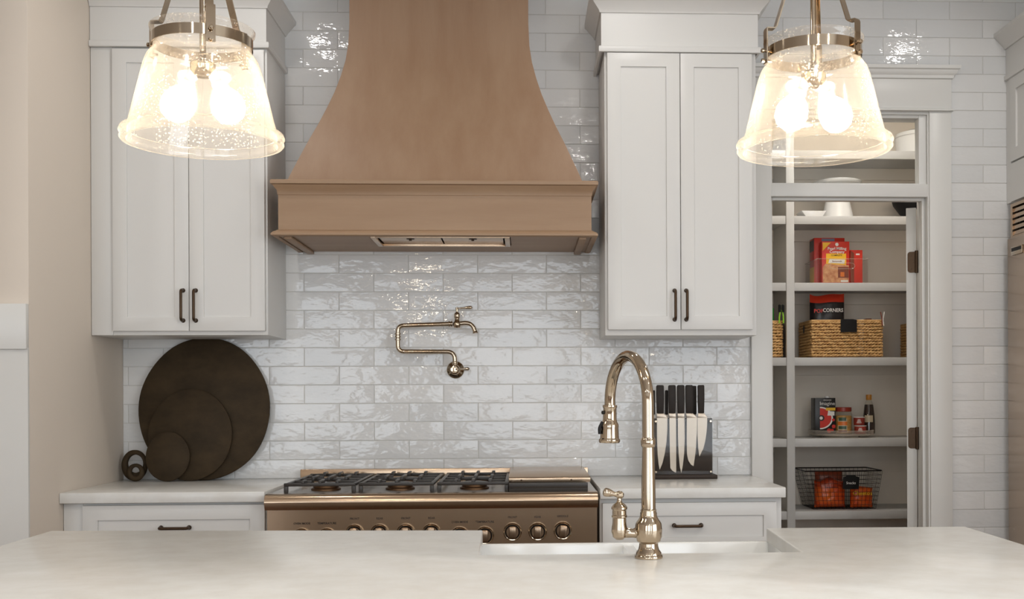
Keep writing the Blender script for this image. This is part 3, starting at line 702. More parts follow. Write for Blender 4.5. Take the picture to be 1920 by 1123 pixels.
d = shaker(c, 'drawer', .640, 1.302, .676, .857, -.6085, -.628, st=.050); pull(d, (.911, .771), (1.013, .771), -.628)
for a, b in ((.640, .969), (.972, 1.302)): shaker(c, 'door', a, b, .112, .672, -.6085, -.628)
# countertops
setp(obj('countertop', bx(XL+.001, -.612, -.65, -.001, .8745, .914), M['quartz'], bev=.004, loc=(-.98, -.3, .8745)), 'white quartz countertop carrying the round boards', 'countertop')
setp(obj('countertop', bx(.629, 1.333, -.65, -.001, .8745, .914), M['quartz'], bev=.004, loc=(.98, -.3, .8745)), 'white quartz countertop carrying the knife block', 'countertop')

# ================================================================== RANGE HOOD
HX = .008
h = thing('range_hood', 'large tapered brown-stained wooden range hood', 'range hood', (HX, -.001, 1.88))
prof = [(CEIL-.001, .362, .262), (2.87, .362, .262), (2.78, .362, .2635), (2.69, .366, .267), (2.62, .376, .278), (2.55, .393, .296), (2.48, .414, .318), (2.41, .440, .345), (2.34, .468, .374), (2.27, .499, .405), (2.20, .528, .434), (2.14, .553, .455), (2.096, .571, .470)]
ks = []
bm = B(); rings = []
Pz = [p[0] for p in prof]
def lerp_prof(z):
    for (a, b) in zip(prof, prof[1:]):
        if b[0] <= z <= a[0]:
            t = (z-b[0])/(a[0]-b[0]); return (b[1]+(a[1]-b[1])*t, b[2]+(a[2]-b[2])*t)
    return prof[-1][1:]
for z_, hw, dp in prof:
    rings.append([bm.verts.new(q) for q in ((HX-hw, -.0015, z_), (HX-hw, -dp, z_), (HX+hw, -dp, z_), (HX+hw, -.0015, z_))])
for A, C in zip(rings, rings[1:]):
    for i in range(3): bm.faces.new((A[i], A[i+1], C[i+1], C[i]))
    bm.faces.new((A[3], A[0], C[0], C[3]))
bm.faces.new(rings[0]); bm.faces.new(rings[-1][::-1])
obj('chimney', bm, M['hoodwood'], h, ang=30)
obj('upper_lip', molding(B(), HX-.604, HX+.604, -.475, -.0015, [(0, 2.040), (.002, 2.042), (.004, 2.058), (.012, 2.068), (.018, 2.078), (.025, 2.081), (.026, 2.092), (.022, 2.0965), (0, 2.0965)]), M['hoodwood2'], h)
bm = B(); AW = .604; z0, z1 = 1.884, 2.0955
box(bm, HX-AW, HX+AW, -.475, -.455, z0, z1); box(bm, HX-AW, HX-AW+.02, -.4549, -.0015, z0, z1); box(bm, HX+AW-.02, HX+AW, -.4549, -.0015, z0, z1); box(bm, HX-AW+.02, HX+AW-.02, -.4549, -.0015, z1-.015, z1)
obj('apron', bm, M['hoodwood2'], h)
obj('lower_lip', molding(B(), HX-AW, HX+AW, -.475, -.0015, [(0, 1.880), (.018, 1.880), (.024, 1.884), (.024, 1.890), (.018, 1.897), (.008, 1.902), (.004, 1.906), (0, 1.907)]), M['hoodwood2'], h)
bm = B(); box(bm, HX-AW, HX-.262, -.474, -.0015, 1.8845, 1.893); box(bm, HX+.288, HX+AW, -.474, -.0015, 1.8845, 1.893); box(bm, HX-.262, HX+.288, -.2, -.0015, 1.8845, 1.893)
obj('underside_panel', bm, M['hoodwood2'], h)
for a, b in ((HX-.585, HX-.555), (HX+.555, HX+.585)): obj('underside_trim', bx(a, b, -.468, -.004, 1.872, 1.884), M['hoodwood2'], h, bev=.004)
ins = obj('vent_insert', box(box(box(box(B(), HX-.255, HX-.235, -.47, -.21, 1.878, 1.90), HX+.265, HX+.285, -.47, -.21, 1.878, 1.90), HX-.235, HX+.265, -.47, -.455, 1.878, 1.90), HX-.235, HX+.265, -.225, -.21, 1.878, 1.90), M['steel'], h, bev=.001, label='stainless vent insert')
for a, b in ((HX-.228, HX+.012), (HX+.018, HX+.258)):
    f = obj('filter', bx(a, b, -.448, -.232, 1.886, 1.894), M['steel'], ins, bev=.0015)
obj('filter_latch', lathe(B(), [(.016, 0), (.016, -.002), (.006, -.003), (.005, -.008), (0, -.008)], (HX-.108, -.38, 1.886), seg=16), M['bronze'], ins)
obj('filter_latch', lathe(B(), [(.016, 0), (.016, -.002), (.006, -.003), (.005, -.008), (0, -.008)], (HX+.138, -.38, 1.886), seg=16), M['bronze'], ins)

# ================================================================== RANGE
R0, R1 = HX-.6105, HX+.6105
rg = thing('range', 'wide stainless steel gas range with black grates and griddle', 'range', (HX, -.35, 0))
obj('body', bx(R0, R1, -.64, -.02, .12, .896), M['steel'], rg)
bm = B()
for xx in (R0+.05, R1-.05):
    for yy in (-.58, -.08): lathe(bm, [(.02, .001), (.022, .01), (.018, .02), (.018, .121)], (xx, yy, 0), seg=16)
obj('feet', bm, M['steel'], rg)
obj('deck', bx(R0+.001, R1-.001, -.640, -.05, .8962, .9035), M['deck'], rg)
# bullnose
bm = B(); pr = [(-.640, .848), (-.690, .848)]
for k in range(9): a = -PI/2*0 + k*PI/16; pr.append((-.668-.032*math.cos(a), .8735+.032*math.sin(a)))
pr += [(-.640, .9055)]
prism(bm, pr, R0, R1, 'X'); obj('bullnose', bm, M['steel'], rg, ang=40)
bm = prism(B(), [(-.640, .848), (-.662, .8478), (-.656, .690), (-.640, .690)], R0+.002, R1-.002, 'X'); cp = obj('control_panel', bm, M['steel'], rg)
obj('backguard', bx(R0, R1, -.048, -.018, .8965, .9555), M['steel'], rg, bev=.003)
for k, (a, b) in enumerate(((R0+.004, HX+.135), (HX+.142, R1-.004))):
    d = obj('oven_door', bx(a, b, -.672, -.6405, .16, .682), M['steel'], rg, bev=.004)
    tube(bm := B(), fillet_path([(a+.06, -.672, .64), (a+.06, -.72, .64), (b-.06, -.72, .64), (b-.06, -.672, .64)], .015), .012, 12); obj('handle', bm, M['steel'], d)
KN = [(-.474, .745, 'OVEN MODE'), (-.3825, .745, 'TEMPERATURE'), (-.281, .7575, 'FRONT'), (-.189, .7575, 'REAR'), (-.093, .7575, 'FRONT'), (.0016, .7575, 'REAR'), (.1059, .745, 'OVEN MODE'), (.1987, .745, 'TEMPERATURE'), (.3016, .7575, 'FRONT'), (.3948, .7575, 'REAR'), (.4883, .7600, 'GRIDDLE')]
for k, (x, zc, s) in enumerate(KN):
    y0 = -.6585-(zc-.757)*.035
    kb = obj('knob', lathe(B(), [(.033, 0), (.0345, .004), (.0335, .012), (.0305, .015), (.0275, .0145)], (x, y0, zc), (0, -1, 0), 36, caps=False), M['nickel'], rg, label='polished control knob with bezel ring')
    obj('well', lathe(B(), [(.0278, .0145), (.0265, .006), (0, .006)], (x, y0, zc), (0, -1, 0), 32, caps=False), M['black'], kb)
    obj('dial', lathe(B(), [(.0235, .006), (.0235, .022), (.022, .0235), (0, .0235)], (x, y0, zc), (0, -1, 0), 32, caps=False), M['nickeld'], kb)
    bm = bx(x-.0125, x+.0125, y0-.042, y0-.0236, zc-.0225, zc+.0225)
    bmesh.ops.rotate(bm, verts=bm.verts, cent=(x, y0, zc), matrix=Matrix.Rotation(.17 if s == 'GRIDDLE' else 0, 3, 'Y'))
    obj('grip', bm, M['nickeld'], kb, bev=.004)
    text(s, .0105, M['labeltxt'], cp, (x, -.6618, zc+.0535 if s in ('FRONT', 'REAR', 'GRIDDLE') else zc+.050), bold=.015)
# grates and burners
for (a, b) in ((-.5505, -.2850), (-.2735, .0070), (.0190, .2870)):
    gr = None; y0, y1, zt = -.603, -.095, .940; s = .0075
    bm = B(); box(bm, a, b, y0-s, y0+s, zt-.012, zt); box(bm, a, b, y1-s, y1+s, zt-.012, zt); box(bm, a, a+.015, y0+s, y1-s, zt-.012, zt-.002); box(bm, b-.015, b, y0+s, y1-s, zt-.012, zt-.002)
    for xx in (a, b-.015):
        for yy in (y0-s, y1-s): box(bm, xx, xx+.015, yy, yy+.015, .9037, zt-.0115)
    gr = obj('grate', bm, M['iron'], rg, bev=.002, label='black cast iron grate')
    for yy in (-.476, -.349, -.222):
        if yy == -.349: obj('bar', bx(a+.015, b-.015, yy-s, yy+s, zt-.012, zt), M['iron'], gr, bev=.002)
        else:
            w3 = (b-a)*.30
            obj('bar', bx(a+.015, a+w3, yy-.006, yy+.006, zt-.011, zt), M['iron'], gr, bev=.002); obj('bar', bx(b-w3, b-.015, yy-.006, yy+.006, zt-.011, zt), M['iron'], gr, bev=.002)
    mid = (a+b)/2
    for xx, ex in ((a+(b-a)*.26, .055), (mid, .075), (a+(b-a)*.74, .055)):
        for (p, q) in ((y0-.004, y0+ex), (-.349-ex, -.349+ex), (y1-ex, y1+.004)):
            obj('finger', bx(xx-.0060, xx+.0060, p, q, zt-.008, zt+.009), M['iron'], gr, bev=.002)
    for yy in (-.476, -.222):
        bn = obj('burner', lathe(B(), [(.056, 0), (.056, .006), (.048, .010), (.048, .018), (.044, .020)], (mid, yy, .9037), seg=32), M['brass'], rg)
        obj('burner_cap', lathe(B(), [(.050, .0202), (.052, .022), (.051, .027), (.03, .030), (0, .0305)], (mid, yy, .9037), seg=32), M['iron'], bn)
# griddle and cover
gd = obj('griddle', box(box(B(), .2885, .5850, -.625, -.06, .9037, .930), .2885, .5850, -.629, -.615, .916, .936), M['iron'], rg, bev=.002, label='black griddle trough')
cv = obj('griddle_cover', prism(B(), [(-.052, .960), (-.052, .940), (-.556, .9365), (-.566, .9365), (-.568, .934), (-.571, .9345), (-.571, .9500), (-.566, .9535)], .2872, .598, 'X'), M['steel'], rg, bev=.001, label='stainless griddle cover')
for xx in (.335, .525): obj('screw', lathe(B(), [(.0035, 0), (.003, .0015), (0, .0015)], (xx, -.571, .942), (0, -1, 0), 10), M['bronze'], cv)

# ================================================================== POT FILLER
Y = -.062
pf = thing('pot_filler', 'folded polished nickel pot filler on the tiled wall over the range', 'faucet', (.052, -.001, 1.377))
obj('flange', lathe(B(), [(.037, 0), (.0375, .004), (.034, .009), (.024, .014), (.018, .022), (.017, .040), (.0195, .046), (.0195, .076), (.015, .081), (0, .083)], (.052, -.0015, 1.3765), (0, -1, 0), 36), M['nickel'], pf)
obj('lower_arm', tube(B(), fillet_path([(.053, Y, 1.380), (.053, Y, 1.452), (-.187, Y, 1.4535), (-.1875, Y, 1.510)], .034, 8), .0096, 14), M['nickel'], pf)
obj('collar', lathe(B(), [(.0105, 0), (.0115, .004), (.0115, .010), (.0105, .013)], (.053, Y, 1.398), seg=18), M['nickel'], pf)
bm = B()
for dz in (0, .012, .024): lathe(bm, [(.0105, 0), (.0132, .002), (.0132, .007), (.0105, .009)], (-.1875, Y, 1.500+dz), seg=18)
obj('swivel_joint', bm, M['nickel'], pf)
obj('upper_arm', tube(B(), fillet_path([(-.1875, Y, 1.5105), (-.187, Y, 1.563), (.045, Y, 1.5710)], .034, 8), .0096, 14), M['nickel'], pf)
bm = B()
for dx in (0, .010): lathe(bm, [(.009, 0), (.0125, .002), (.0125, .006), (.009, .008)], (.026+dx, Y, 1.5705), (1, 0, 0), 18)
obj('union_nut', bm, M['nickel'], pf)
vb = obj('valve_body', lathe(B(), [(0, -.020), (.012, -.018), (.0165, -.008), (.0165, .004), (.011, .012), (.0100, .022), (.0125, .026), (.0125, .040), (.0095, .046), (.0045, .050), (.0045, .062), (0, .063)], (.063, Y, 1.5715), seg=28), M['nickel'], pf)
obj('spout', tube(B(), smooth_path([(.075, Y, 1.572), (.098, Y, 1.574), (.118, Y, 1.570), (.132, Y, 1.556), (.139, Y, 1.538), (.1405, Y, 1.530)], 5), [.0095]*20+[.010, .0105, .0115, .012, .012, .011], 14), M['nickel'], pf)
def lever(parent, a, b, r0=.0035, r1=.0075):
    a = Vector(a); b = Vector(b); L_ = (b-a).length
    return obj('lever', lathe(B(), [(0, 0), (.006, .001), (.0072, .005), (.004, .009), (r0, .014), (r0*1.15, L_*.45), (r1, L_*.8), (r1*.95, L_*.92), (r1*.5, L_*.99), (0, L_)], a, b-a, 18), M['nickel'], parent)
obj('hub', lathe(B(), [(0, -.007), (.0065, -.004), (.0065, .004), (0, .007)], (.063, Y, 1.6355), seg=18), M['nickel'], pf)
lever(pf, (.060, Y, 1.6355), (.128, Y, 1.641)); lever(pf, (.056, -.078, 1.3770), (.116, -.080, 1.3790))

# ================================================================== ROUND BOARDS AND RINGS
def disc_board(name, label, cx, zb, a, b, yb, th, lean, cat='cutting board', hole=None, group=None):
    """oval slab standing on the counter, leaning back; local origin at its foot"""
    r = []; bm = B(); n = 72
    wob = [1+.004*math.sin(3*t*2*PI/n+cx*9)+.003*math.sin(7*t*2*PI/n) for t in range(n)]
    def pt(k, s, y): t = 2*PI*k/n; return (a*s*wob[k]*math.cos(t), y, b+b*s*wob[k]*math.sin(t))
    if not hole:
        rr = [(1-.006/a, 0), (1, .005), (1, th-.005), (1-.006/a, th)]
        R_ = [[bm.verts.new(pt(k, s, -th+y)) for k in range(n)] for s, y in rr]
        bm.faces.new(R_[0]); bm.faces.new(R_[-1][::-1]); prs = list(zip(R_, R_[1:]))
    else:
        hx, hz, hr, hb = hole
        def hp(k, g, y): t = 2*PI*k/n; return (hx+(hr+g)*math.cos(t), y, hz+(hb+g)*math.sin(t))
        R_ = [[bm.verts.new(hp(k, .004, -th)) for k in range(n)], [bm.verts.new(pt(k, 1-.007/a, -th)) for k in range(n)], [bm.verts.new(pt(k, 1, -th+.007)) for k in range(n)], [bm.verts.new(pt(k, 1, -.007)) for k in range(n)], [bm.verts.new(pt(k, 1-.007/a, 0)) for k in range(n)],
              [bm.verts.new(hp(k, .004, 0)) for k in range(n)], [bm.verts.new(hp(k, 0, -.004)) for k in range(n)], [bm.verts.new(hp(k, 0, -th+.004)) for k in range(n)]]
        prs = list(zip(R_, R_[1:]+R_[:1]))
    for A, C in prs:
        for k in range(n): bm.faces.new((A[k], A[(k+1) % n], C[(k+1) % n], C[k]))
    bmesh.ops.rotate(bm, verts=bm.verts, cent=(0, 0, 0), matrix=Matrix.Rotation(-lean, 3, 'X'))
    zmin = min(v.co.z for v in bm.verts)
    bmesh.ops.translate(bm, verts=bm.verts, vec=(cx, yb, zb-zmin))
    return setp(obj(name, bm, M['boardwood'], loc=(cx, yb, zb), ang=50), label, cat, group)
ZC = .9143
disc_board('cutting_board', 'largest round dark wood board leaning on the tiles', -1.001, ZC, .2725, .301, -.062, .020, .09)
disc_board('cutting_board', 'medium round dark wood board in front of the largest', -1.049, ZC, .1725, .192, -.091, .020, .09)
disc_board('cutting_board', 'small round dark wood board in front of the medium one', -1.130, ZC, .0895, .1025, -.120, .020, .09)
disc_board('wooden_ring', 'dark wooden ring standing in the counter corner', -1.284, ZC, .0535, .0645, -.060, .022, .05, 'ring', (.004, .071, .033, .038))
disc_board('wooden_ring', 'tiny dark wooden ring in front of the larger ring', -1.268, ZC, .036, .037, -.095, .018, .05, 'ring', (0, .040, .0165, .019))

# ================================================================== KNIFE BLOCK
kx0, kx1 = .8870, 1.1366
kb = thing('knife_block', 'upright dark knife stand with clear front on the countertop', 'knife block', (1.012, -.15, ZC))
obj('base', bx(kx0-.0125, kx1+.0125, -.215, -.085, ZC, .931), M['core'], kb, bev=.002)
obj('core', bx(kx0, kx1, -.164, -.140, .9312, 1.166), M['core'], kb, bev=.001)
obj('front_sheet', bx(kx0, kx1, -.182, -.179, .9312, 1.166), M['acrylic'], kb)
obj('back_sheet', bx(kx0, kx1, -.125, -.122, .9312, 1.166), M['acrylic'], kb)
for x in (kx0+.009, kx1-.010):
    for zz in (.943, 1.154): obj('screw', lathe(B(), [(.0052, -.018), (.0052, .001), (.004, .003), (0, .003)], (x, -.182, zz), (0, -1, 0), 14), M['nickel'], kb)
def kpx(x, y): return (.8903+(x-1226)*.002249, 1.306-(y-722)*.002248)
KS = [ # handle x-range, blade outline in crop px (scale 5.347)
 ((110, 182), [(113, 445), (217, 445), (216, 560), (208, 680), (190, 800), (165, 900), (138, 962), (127, 900), (118, 800), (114, 650)], 'chef knife with the widest blade at the left end of the stand'),
 ((230, 300), [(238, 445), (303, 445), (303, 700), (303, 992), (286, 985), (262, 968), (245, 945), (241, 800)], 'serrated bread knife with a blunt square tip in the stand'),
 ((318, 388), [(323, 445), (388, 445), (390, 650), (384, 800), (370, 920), (355, 996), (340, 930), (328, 800), (323, 600)], 'narrow slicing knife in the middle of the stand'),
 ((402, 472), [(413, 445), (516, 445), (512, 600), (500, 780), (478, 928), (452, 912), (425, 870), (413, 810), (411, 650)], 'broad santoku knife beside the short knife in the stand'),
 ((525, 587), [(520, 445), (618, 445), (613, 560), (600, 660), (578, 750), (537, 832), (525, 740), (518, 600)], 'short broad knife at the right end of the stand')]
def c2(q): return kpx(1210+q[0]/5.347, 700+q[1]/5.347)
for (hx, out, lab) in KS:
    pts = [c2(q) for q in out]; zt = c2((0, 400))[1]; ztop = c2((0, 118))[1]
    xa, xb = c2((hx[0], 0))[0], c2((hx[1], 0))[0]
    r = thing('kitchen_knife', lab, 'knife', (pts[0][0], -.170, pts[0][1]))
    bm = B(); prism(bm, pts, -.1716, -.1700)
    obj('blade', bm, M['blade'], r, ang=20)
    zc_ = pts[0][1]
    obj('bolster', prism(B(), [(pts[0][0], zc_+.0003), (pts[1][0], zc_+.0003), (xb, zt), (xa, zt)], -.1745, -.1665), M['blade'], r, bev=.001)
    obj('handle', prism(B(), [(xa+.0015, zt+.0003), (xb-.0015, zt+.0003), (xb+.0005, zt+(ztop-zt)*.5), (xb, ztop-.003), (xb-.004, ztop), (xa+.002, ztop), (xa-.001, ztop-.006), (xa-.0005, zt+(ztop-zt)*.5)], -.181, -.161), M['knifeh'], r, bev=.004)
    if 'serrated' in lab:
        bm = B(); n = 46
        for i in range(n):
            z0_, z1_ = c2((0, 460+i*11))[1], c2((0, 471+i*11))[1]; xx = pts[1][0]
            prism(bm, [(xx-.0002, z0_), (xx+.0011, (z0_+z1_)/2), (xx-.0002, z1_)], -.1714, -.1702)
        obj('serration', bm, M['blade'], r)
for i, (a, b) in enumerate(((76, 104), (206, 236), (470, 522))):
    lab = ['dark handled knife on the back of the stand, behind the chef knife', 'dark handled knife on the back of the stand, behind the bread knife', 'dark handled knife on the back of the stand, behind the short knife'][i]
    xa, xb = c2((a, 0))[0], c2((b, 0))[0]; z0_, z1_ = c2((0, 415))[1], c2((0, 168 if i < 2 else 125))[1]
    r = thing('kitchen_knife', lab, 'knife', ((xa+xb)/2, -.132, z0_))
    obj('handle', prism(B(), [(xa, z0_), (xb, z0_), (xb, z1_), (xa, z1_)], -.142, -.122), M['knifeh'], r, bev=.004)
    obj('blade', prism(B(), [(xa, z0_), (xa, z0_-.13), (xb, z0_-.15), (xb, z0_)], -.1335, -.1315), M['blade'], r)

# ================================================================== ISLAND, SINK, FAUCET
SLAB = [(-.8926, -1.8225), (.2386, -1.9039), (.2470, -2.352), (.9600, -2.362), (.9783, -1.9185), (1.5042, -1.9266), (1.482, -3.12), (-.868, -3.05)]
bm = prism(B(), SLAB, .879, .914, 'Z')
setp(obj('island_countertop', bm, M['quartz'], bev=.003, loc=(.3, -2.5, .879)), 'large white quartz island top with a sink cutout', 'countertop')
ic = thing('island_cabinet', 'white island cabinet under the quartz top', 'cabinet', (.3, -2.5, 0))
bm = B(); box(bm, -.85, .205, -2.98, -1.955, .1, .8785); box(bm, 1.01, 1.455, -2.98, -1.965, .1, .8785); box(bm, .205, 1.01, -2.98, -2.42, .1, .8785); box(bm, .205, 1.01, -2.42, -1.965, .1, .60)
obj('carcass', bm, M['white'], ic); obj('toe_kick', bx(-.80, 1.40, -2.92, -2.03, .001, .0995), M['white'], ic)
# farmhouse sink
sk = thing('farmhouse_sink', 'white apron-front double bowl sink set in the island', 'sink', (.61, -2.14, .61))
sx0, sx1, sy0, sy1, zr, zf = .212, 1.004, -2.40, -1.897, .8785, .605
bm = B(); tk = .022; dv = .615
box(bm, sx0, sx1, sy1-tk, sy1, zf, zr); box(bm, sx0, sx1, sy0, sy0+tk, zf, zr); box(bm, sx0, sx0+tk, sy0+tk, sy1-tk, zf, zr); box(bm, sx1-tk, sx1, sy0+tk, sy1-tk, zf, zr)
obj('bowl_walls', bm, M['fireclay'], sk, bev=.004)
obj('bowl_floor', bx(sx0+tk, sx1-tk, sy0+tk, sy1-tk, zf, zf+.02), M['fireclay'], sk)
obj('divider', bx(dv-.013, dv+.013, sy0+tk+.0005, sy1-tk-.0005, zf+.0205, zr-.004), M['fireclay'], sk)
bm = B()
for x in ((sx0+dv)/2, (sx1+dv)/2): lathe(bm, [(.045, .0205), (.044, .0225), (.03, .022), (0, .0215)], (x, -2.15, zf), seg=24)
obj('drain', bm, M['nickel'], sk)
# faucet
fx, fy, fz = .6125, -2.425, .9143
k = .00114
fc = thing('kitchen_faucet', 'tall polished nickel gooseneck faucet with pull-down spray head', 'faucet', (fx, fy, fz))
obj('base', lathe(B(), [(.0300, 0), (.0305, .003), (.0295, .006), (.0275, .008), (.0270, .012), (.0225, .018), (.0205, .025), (.0200, .031), (.0225, .034), (.0255, .036), (.0265, .040), (.0288, .046), (.0290, .062), (.0278, .073), (.0272, .075), (.0215, .083), (.0190, .088), (.0178, .092), (.0182, .095), (.0165, .099), (.0170, .103), (.0150, .1045)], (fx, fy, fz), seg=44), M['nickel'], fc)
obj('riser', lathe(B(), [(.0153, .1046), (.0150, .15), (.0140, .20), (.0130, .236)], (fx, fy, fz), seg=32), M['nickel'], fc)
obj('collar', lathe(B(), [(.0130, .2362), (.0150, .239), (.0162, .244), (.0162, .250), (.0150, .255), (.0130, .257)], (fx, fy, fz), seg=32), M['nickel'], fc)
hx_, hy_ = .5475, -2.205
A = Vector((fx, fy, 0)); H = Vector((hx_, hy_, 0)); C_ = (A+H)/2; hd = (A-H)/2
zc0 = 1.243; pts = [A+Vector((0, 0, fz+.2572)), A+Vector((0, 0, 1.20))]
for i in range(0, 21):
    t = i/20*(PI*1.02); pts.append(C_+hd*math.cos(t)+Vector((0, 0, zc0+.107*math.sin(t))))
obj('gooseneck', tube(B(), pts, [.0130]+[.0128]*(len(pts)-1), 20), M['nickel'], fc)
e = pts[-1]; dn = (pts[-1]-pts[-2]).normalized(); dn = (dn*.35+Vector((-.02, 0, -1))).normalized()
sh = obj('spray_head', lathe(B(), [(.0132, -.004), (.0168, -.003), (.0172, .001), (.0155, .004), (.0162, .030), (.0178, .036), (.0205, .041), (.0214, .045), (.0208, .049), (.0222, .074), (.0248, .077), (.0252, .081), (.0230, .085), (.0215, .084), (0, .083)], e, dn, 32), M['nickel'], fc)
lf = Vector((-.93, -.36, 0)).normalized()
obj('spray_button', lathe(B(), [(.0042, .010), (.0042, .020), (0, .021)], e+dn*.014, lf, 14), M['black'], sh)
q0 = e+dn*.036+lf*.0185; tube(bm := B(), smooth_path([q0, e+dn*.050+lf*.0255, e+dn*.064+lf*.0250], 4), .0042, 8); obj('spray_toggle', bm, M['black'], sh)
vx = fx-.0625; zc_ = fz+.054
bm = B(); tube(bm, [(fx-.024, fy, zc_), (fx-.034, fy, zc_-.0012), (vx, fy, zc_+.0015)], [.0125, .0098, .0130], 20)
obj('side_arm', bm, M['nickel'], fc)
obj('valve', lathe(B(), [(0, -.0175), (.008, -.0165), (.0145, -.011), (.0172, 0), (.0165, .010), (.0148, .018), (.0145, .030), (.0165, .0315), (.0165, .035), (.0150, .037), (.0150, .046), (.0172, .049), (.0172, .053), (.0125, .059), (.0070, .063), (.0050, .067), (.0050, .072), (0, .072)], (vx, fy, zc_+.002), seg=32), M['nickel'], fc)
obj('handle_hub', lathe(B(), [(0, -.010), (.005, -.009), (.0085, -.003), (.0085, .003), (.005, .008), (0, .009)], (vx+.001, fy, zc_+.081), (.8, -.3, -.15), 20), M['nickel'], fc)
obj('lever', lathe(B(), [(.0050, 0), (.0055, .003), (.0048, .006), (.0080, .014), (.0098, .021), (.0092, .027), (.0055, .030), (0, .031)], (vx-.005, fy, zc_+.0815), (-1, .15, .22), 20), M['nickel'], fc)

# ================================================================== PENDANTS
def pendant(label, loc, rot):
    X, Y_, Z = loc
    p = thing('pendant_lamp', label, 'pendant lamp', loc)
    R_ = .1642
    outer = [(.1508, .011), (.1440, .035), (.1350, .072), (.1255, .112), (.1170, .146), (.1110, .162), (.1030, .173), (.0985, .178), (.0975, .186), (.0975, .208), (.1010, .214), (.1045, .219), (.1055, .2245)]
    inner = [(r-.003, z) for r, z in outer][::-1]
    sh = obj('glass_shade', lathe(B(), outer+[(.104, .226), (.1028, .2245)]+inner[1:]+[(.1478, .011)], loc, seg=96, caps=False), M['seeded'], p, ang=60, label='clear seeded glass bell shade')
    bead = []
    for k in range(13): a = -PI/2+PI*k/12; bead.append((R_-.0075+.0075*math.cos(a), .0015+.0075*math.sin(a)))
    bead = [(.1500, -.011), (R_-.010, -.0115), (R_-.004, -.010), (R_-.0012, -.0065), (R_-.0032, -.001), (R_-.003, .001), (R_, .006), (R_-.002, .0115), (R_-.007, .0135), (.1508, .0112), (.1478, .0112)]
    obj('rim', lathe(B(), bead+[(.1480, -.006), bead[0]], loc, seg=96, caps=False), M['seededrim'], sh)
    obj('band', lathe(B(), [(.0985, .187), (.1005, .187), (.1005, .208), (.0985, .208), (.0985, .187)], loc, seg=72, caps=False), M['nickel'], p)
    for k in range(3):
        a = rot+k*2*PI/3; d = Vector((math.sin(a), -math.cos(a), 0)); s = Vector((math.cos(a), math.sin(a), 0)); O = Vector(loc)
        path = [(.1085, .170), (.1085, .240), (.1075, .244), (.0900, .2445), (.0870, .248), (.0180, .462), (.0105, .470)]
        bm = B(); rings = []
        for i, (r, z) in enumerate(path):
            q0 = path[max(0, i-1)]; q1 = path[min(len(path)-1, i+1)]; t = Vector((q1[0]-q0[0], q1[1]-q0[1])).normalized(); nrm = d*t.y-Vector((0, 0, 1))*t.x
            c = O+d*r+Vector((0, 0, z)); w_ = .009; h_ = .0013
            rings.append([bm.verts.new(c+s*sx_*w_+nrm*sy_*h_) for sx_, sy_ in ((-1, -1), (1, -1), (1, 1), (-1, 1))])
        for A_, B_ in zip(rings, rings[1:]):
            for i in range(4): bm.faces.new((A_[i], A_[(i+1) % 4], B_[(i+1) % 4], B_[i]))
        bm.faces.new(rings[0]); bm.faces.new(rings[-1][::-1])
        ar = obj('arm', bm, M['nickel'], p)
        bm = lathe(B(), [(.003, -.012), (.003, .004), (.0048, .004), (.0048, .0075), (.003, .009), (0, .009)], O+d*.1100+Vector((0, 0, .197)), d, 12); obj('pin', bm, M['nickel'], ar)
        bm = lathe(B(), [(.0025, -.004), (.0025, .012), (.0045, .0125), (.0045, .018), (0, .018)], O+d*.1000+Vector((0, 0, .1760)), d, 10); obj('thumb_screw', bm, M['nickel'], ar)
    top = CEIL-Z
    obj('stem', lathe(B(), [(.0065, .162), (.0065, .455), (.012, .458), (.012, .480), (.0065, .484), (.0065, top-.02)], loc, seg=18), M['nickel'], p)
    obj('canopy', lathe(B(), [(.008, top-.035), (.02, top-.03), (.055, top-.02), (.062, top-.008), (.062, top-.0005)], loc, seg=36), M['nickel'], p)
    obj('socket_hub', lathe(B(), [(0, .125), (.018, .128), (.026, .14), (.026, .155), (.012, .164), (.006, .166)], loc, seg=24), M['nickel'], p)
    for k in range(2):
        a = rot*.0+BROT[0]+k*PI; d = Vector((math.cos(a), math.sin(a), 0)); O = Vector(loc)
        ax = (d*.45+Vector((0, 0, -1))).normalized(); b0 = O+d*.018+Vector((0, 0, .140))
        so = obj('socket', lathe(B(), [(.011, 0), (.011, .024), (.013, .026), (.013, .035)], b0, ax, 16), M['ceramic'], p)
        obj('bulb', lathe(B(), [(.011, .034), (.014, .040), (.024, .050), (.0315, .063), (.0345, .078), (.0320, .094), (.023, .107), (.011, .113), (0, .1145)], b0, ax, 20, caps=False), M['bulb'], so)
    return p
BROT = [.1]
pendant('seeded glass pendant lamp over the island, hanging before the left wall cabinet', (-.3154, -2.45, 1.7985), math.radians(24))
BROT = [.15]
pendant('seeded glass pendant lamp over the island, hanging before the pantry doorway', (.9668, -2.45, 1.7900), math.radians(40))
# recessed ceiling lamps; pair at the island ends added to light pantry and hall
for (x, y) in ((-.68, -.95), (.77, -.95), (2.32, -.9), (-.68, -3.6), (.77, -3.6), (2.2, -3.6), (-.68, -5.8), (.77, -5.8), (2.2, -5.8), (-2.1, -2.4), (2.2, -2.4), (-2.6, -5.8)):
    r = thing('recessed_light', 'unseen round white recessed lamp in the ceiling', 'ceiling light', (x, y, CEIL), 'recessed ceiling lamps')
    obj('trim_ring', lathe(B(), [(.078, -.0005), (.078, -.004), (.074, -.006), (.062, -.004), (.060, -.0006)], (x, y, CEIL), seg=32, caps=False), M['trimw'], r)
    obj('lens', lathe(B(), [(.060, -.0025), (0, -.0025)], (x, y, CEIL), seg=28, caps=False), M['lamp'] if y > -1 else M['lamp2'], r)

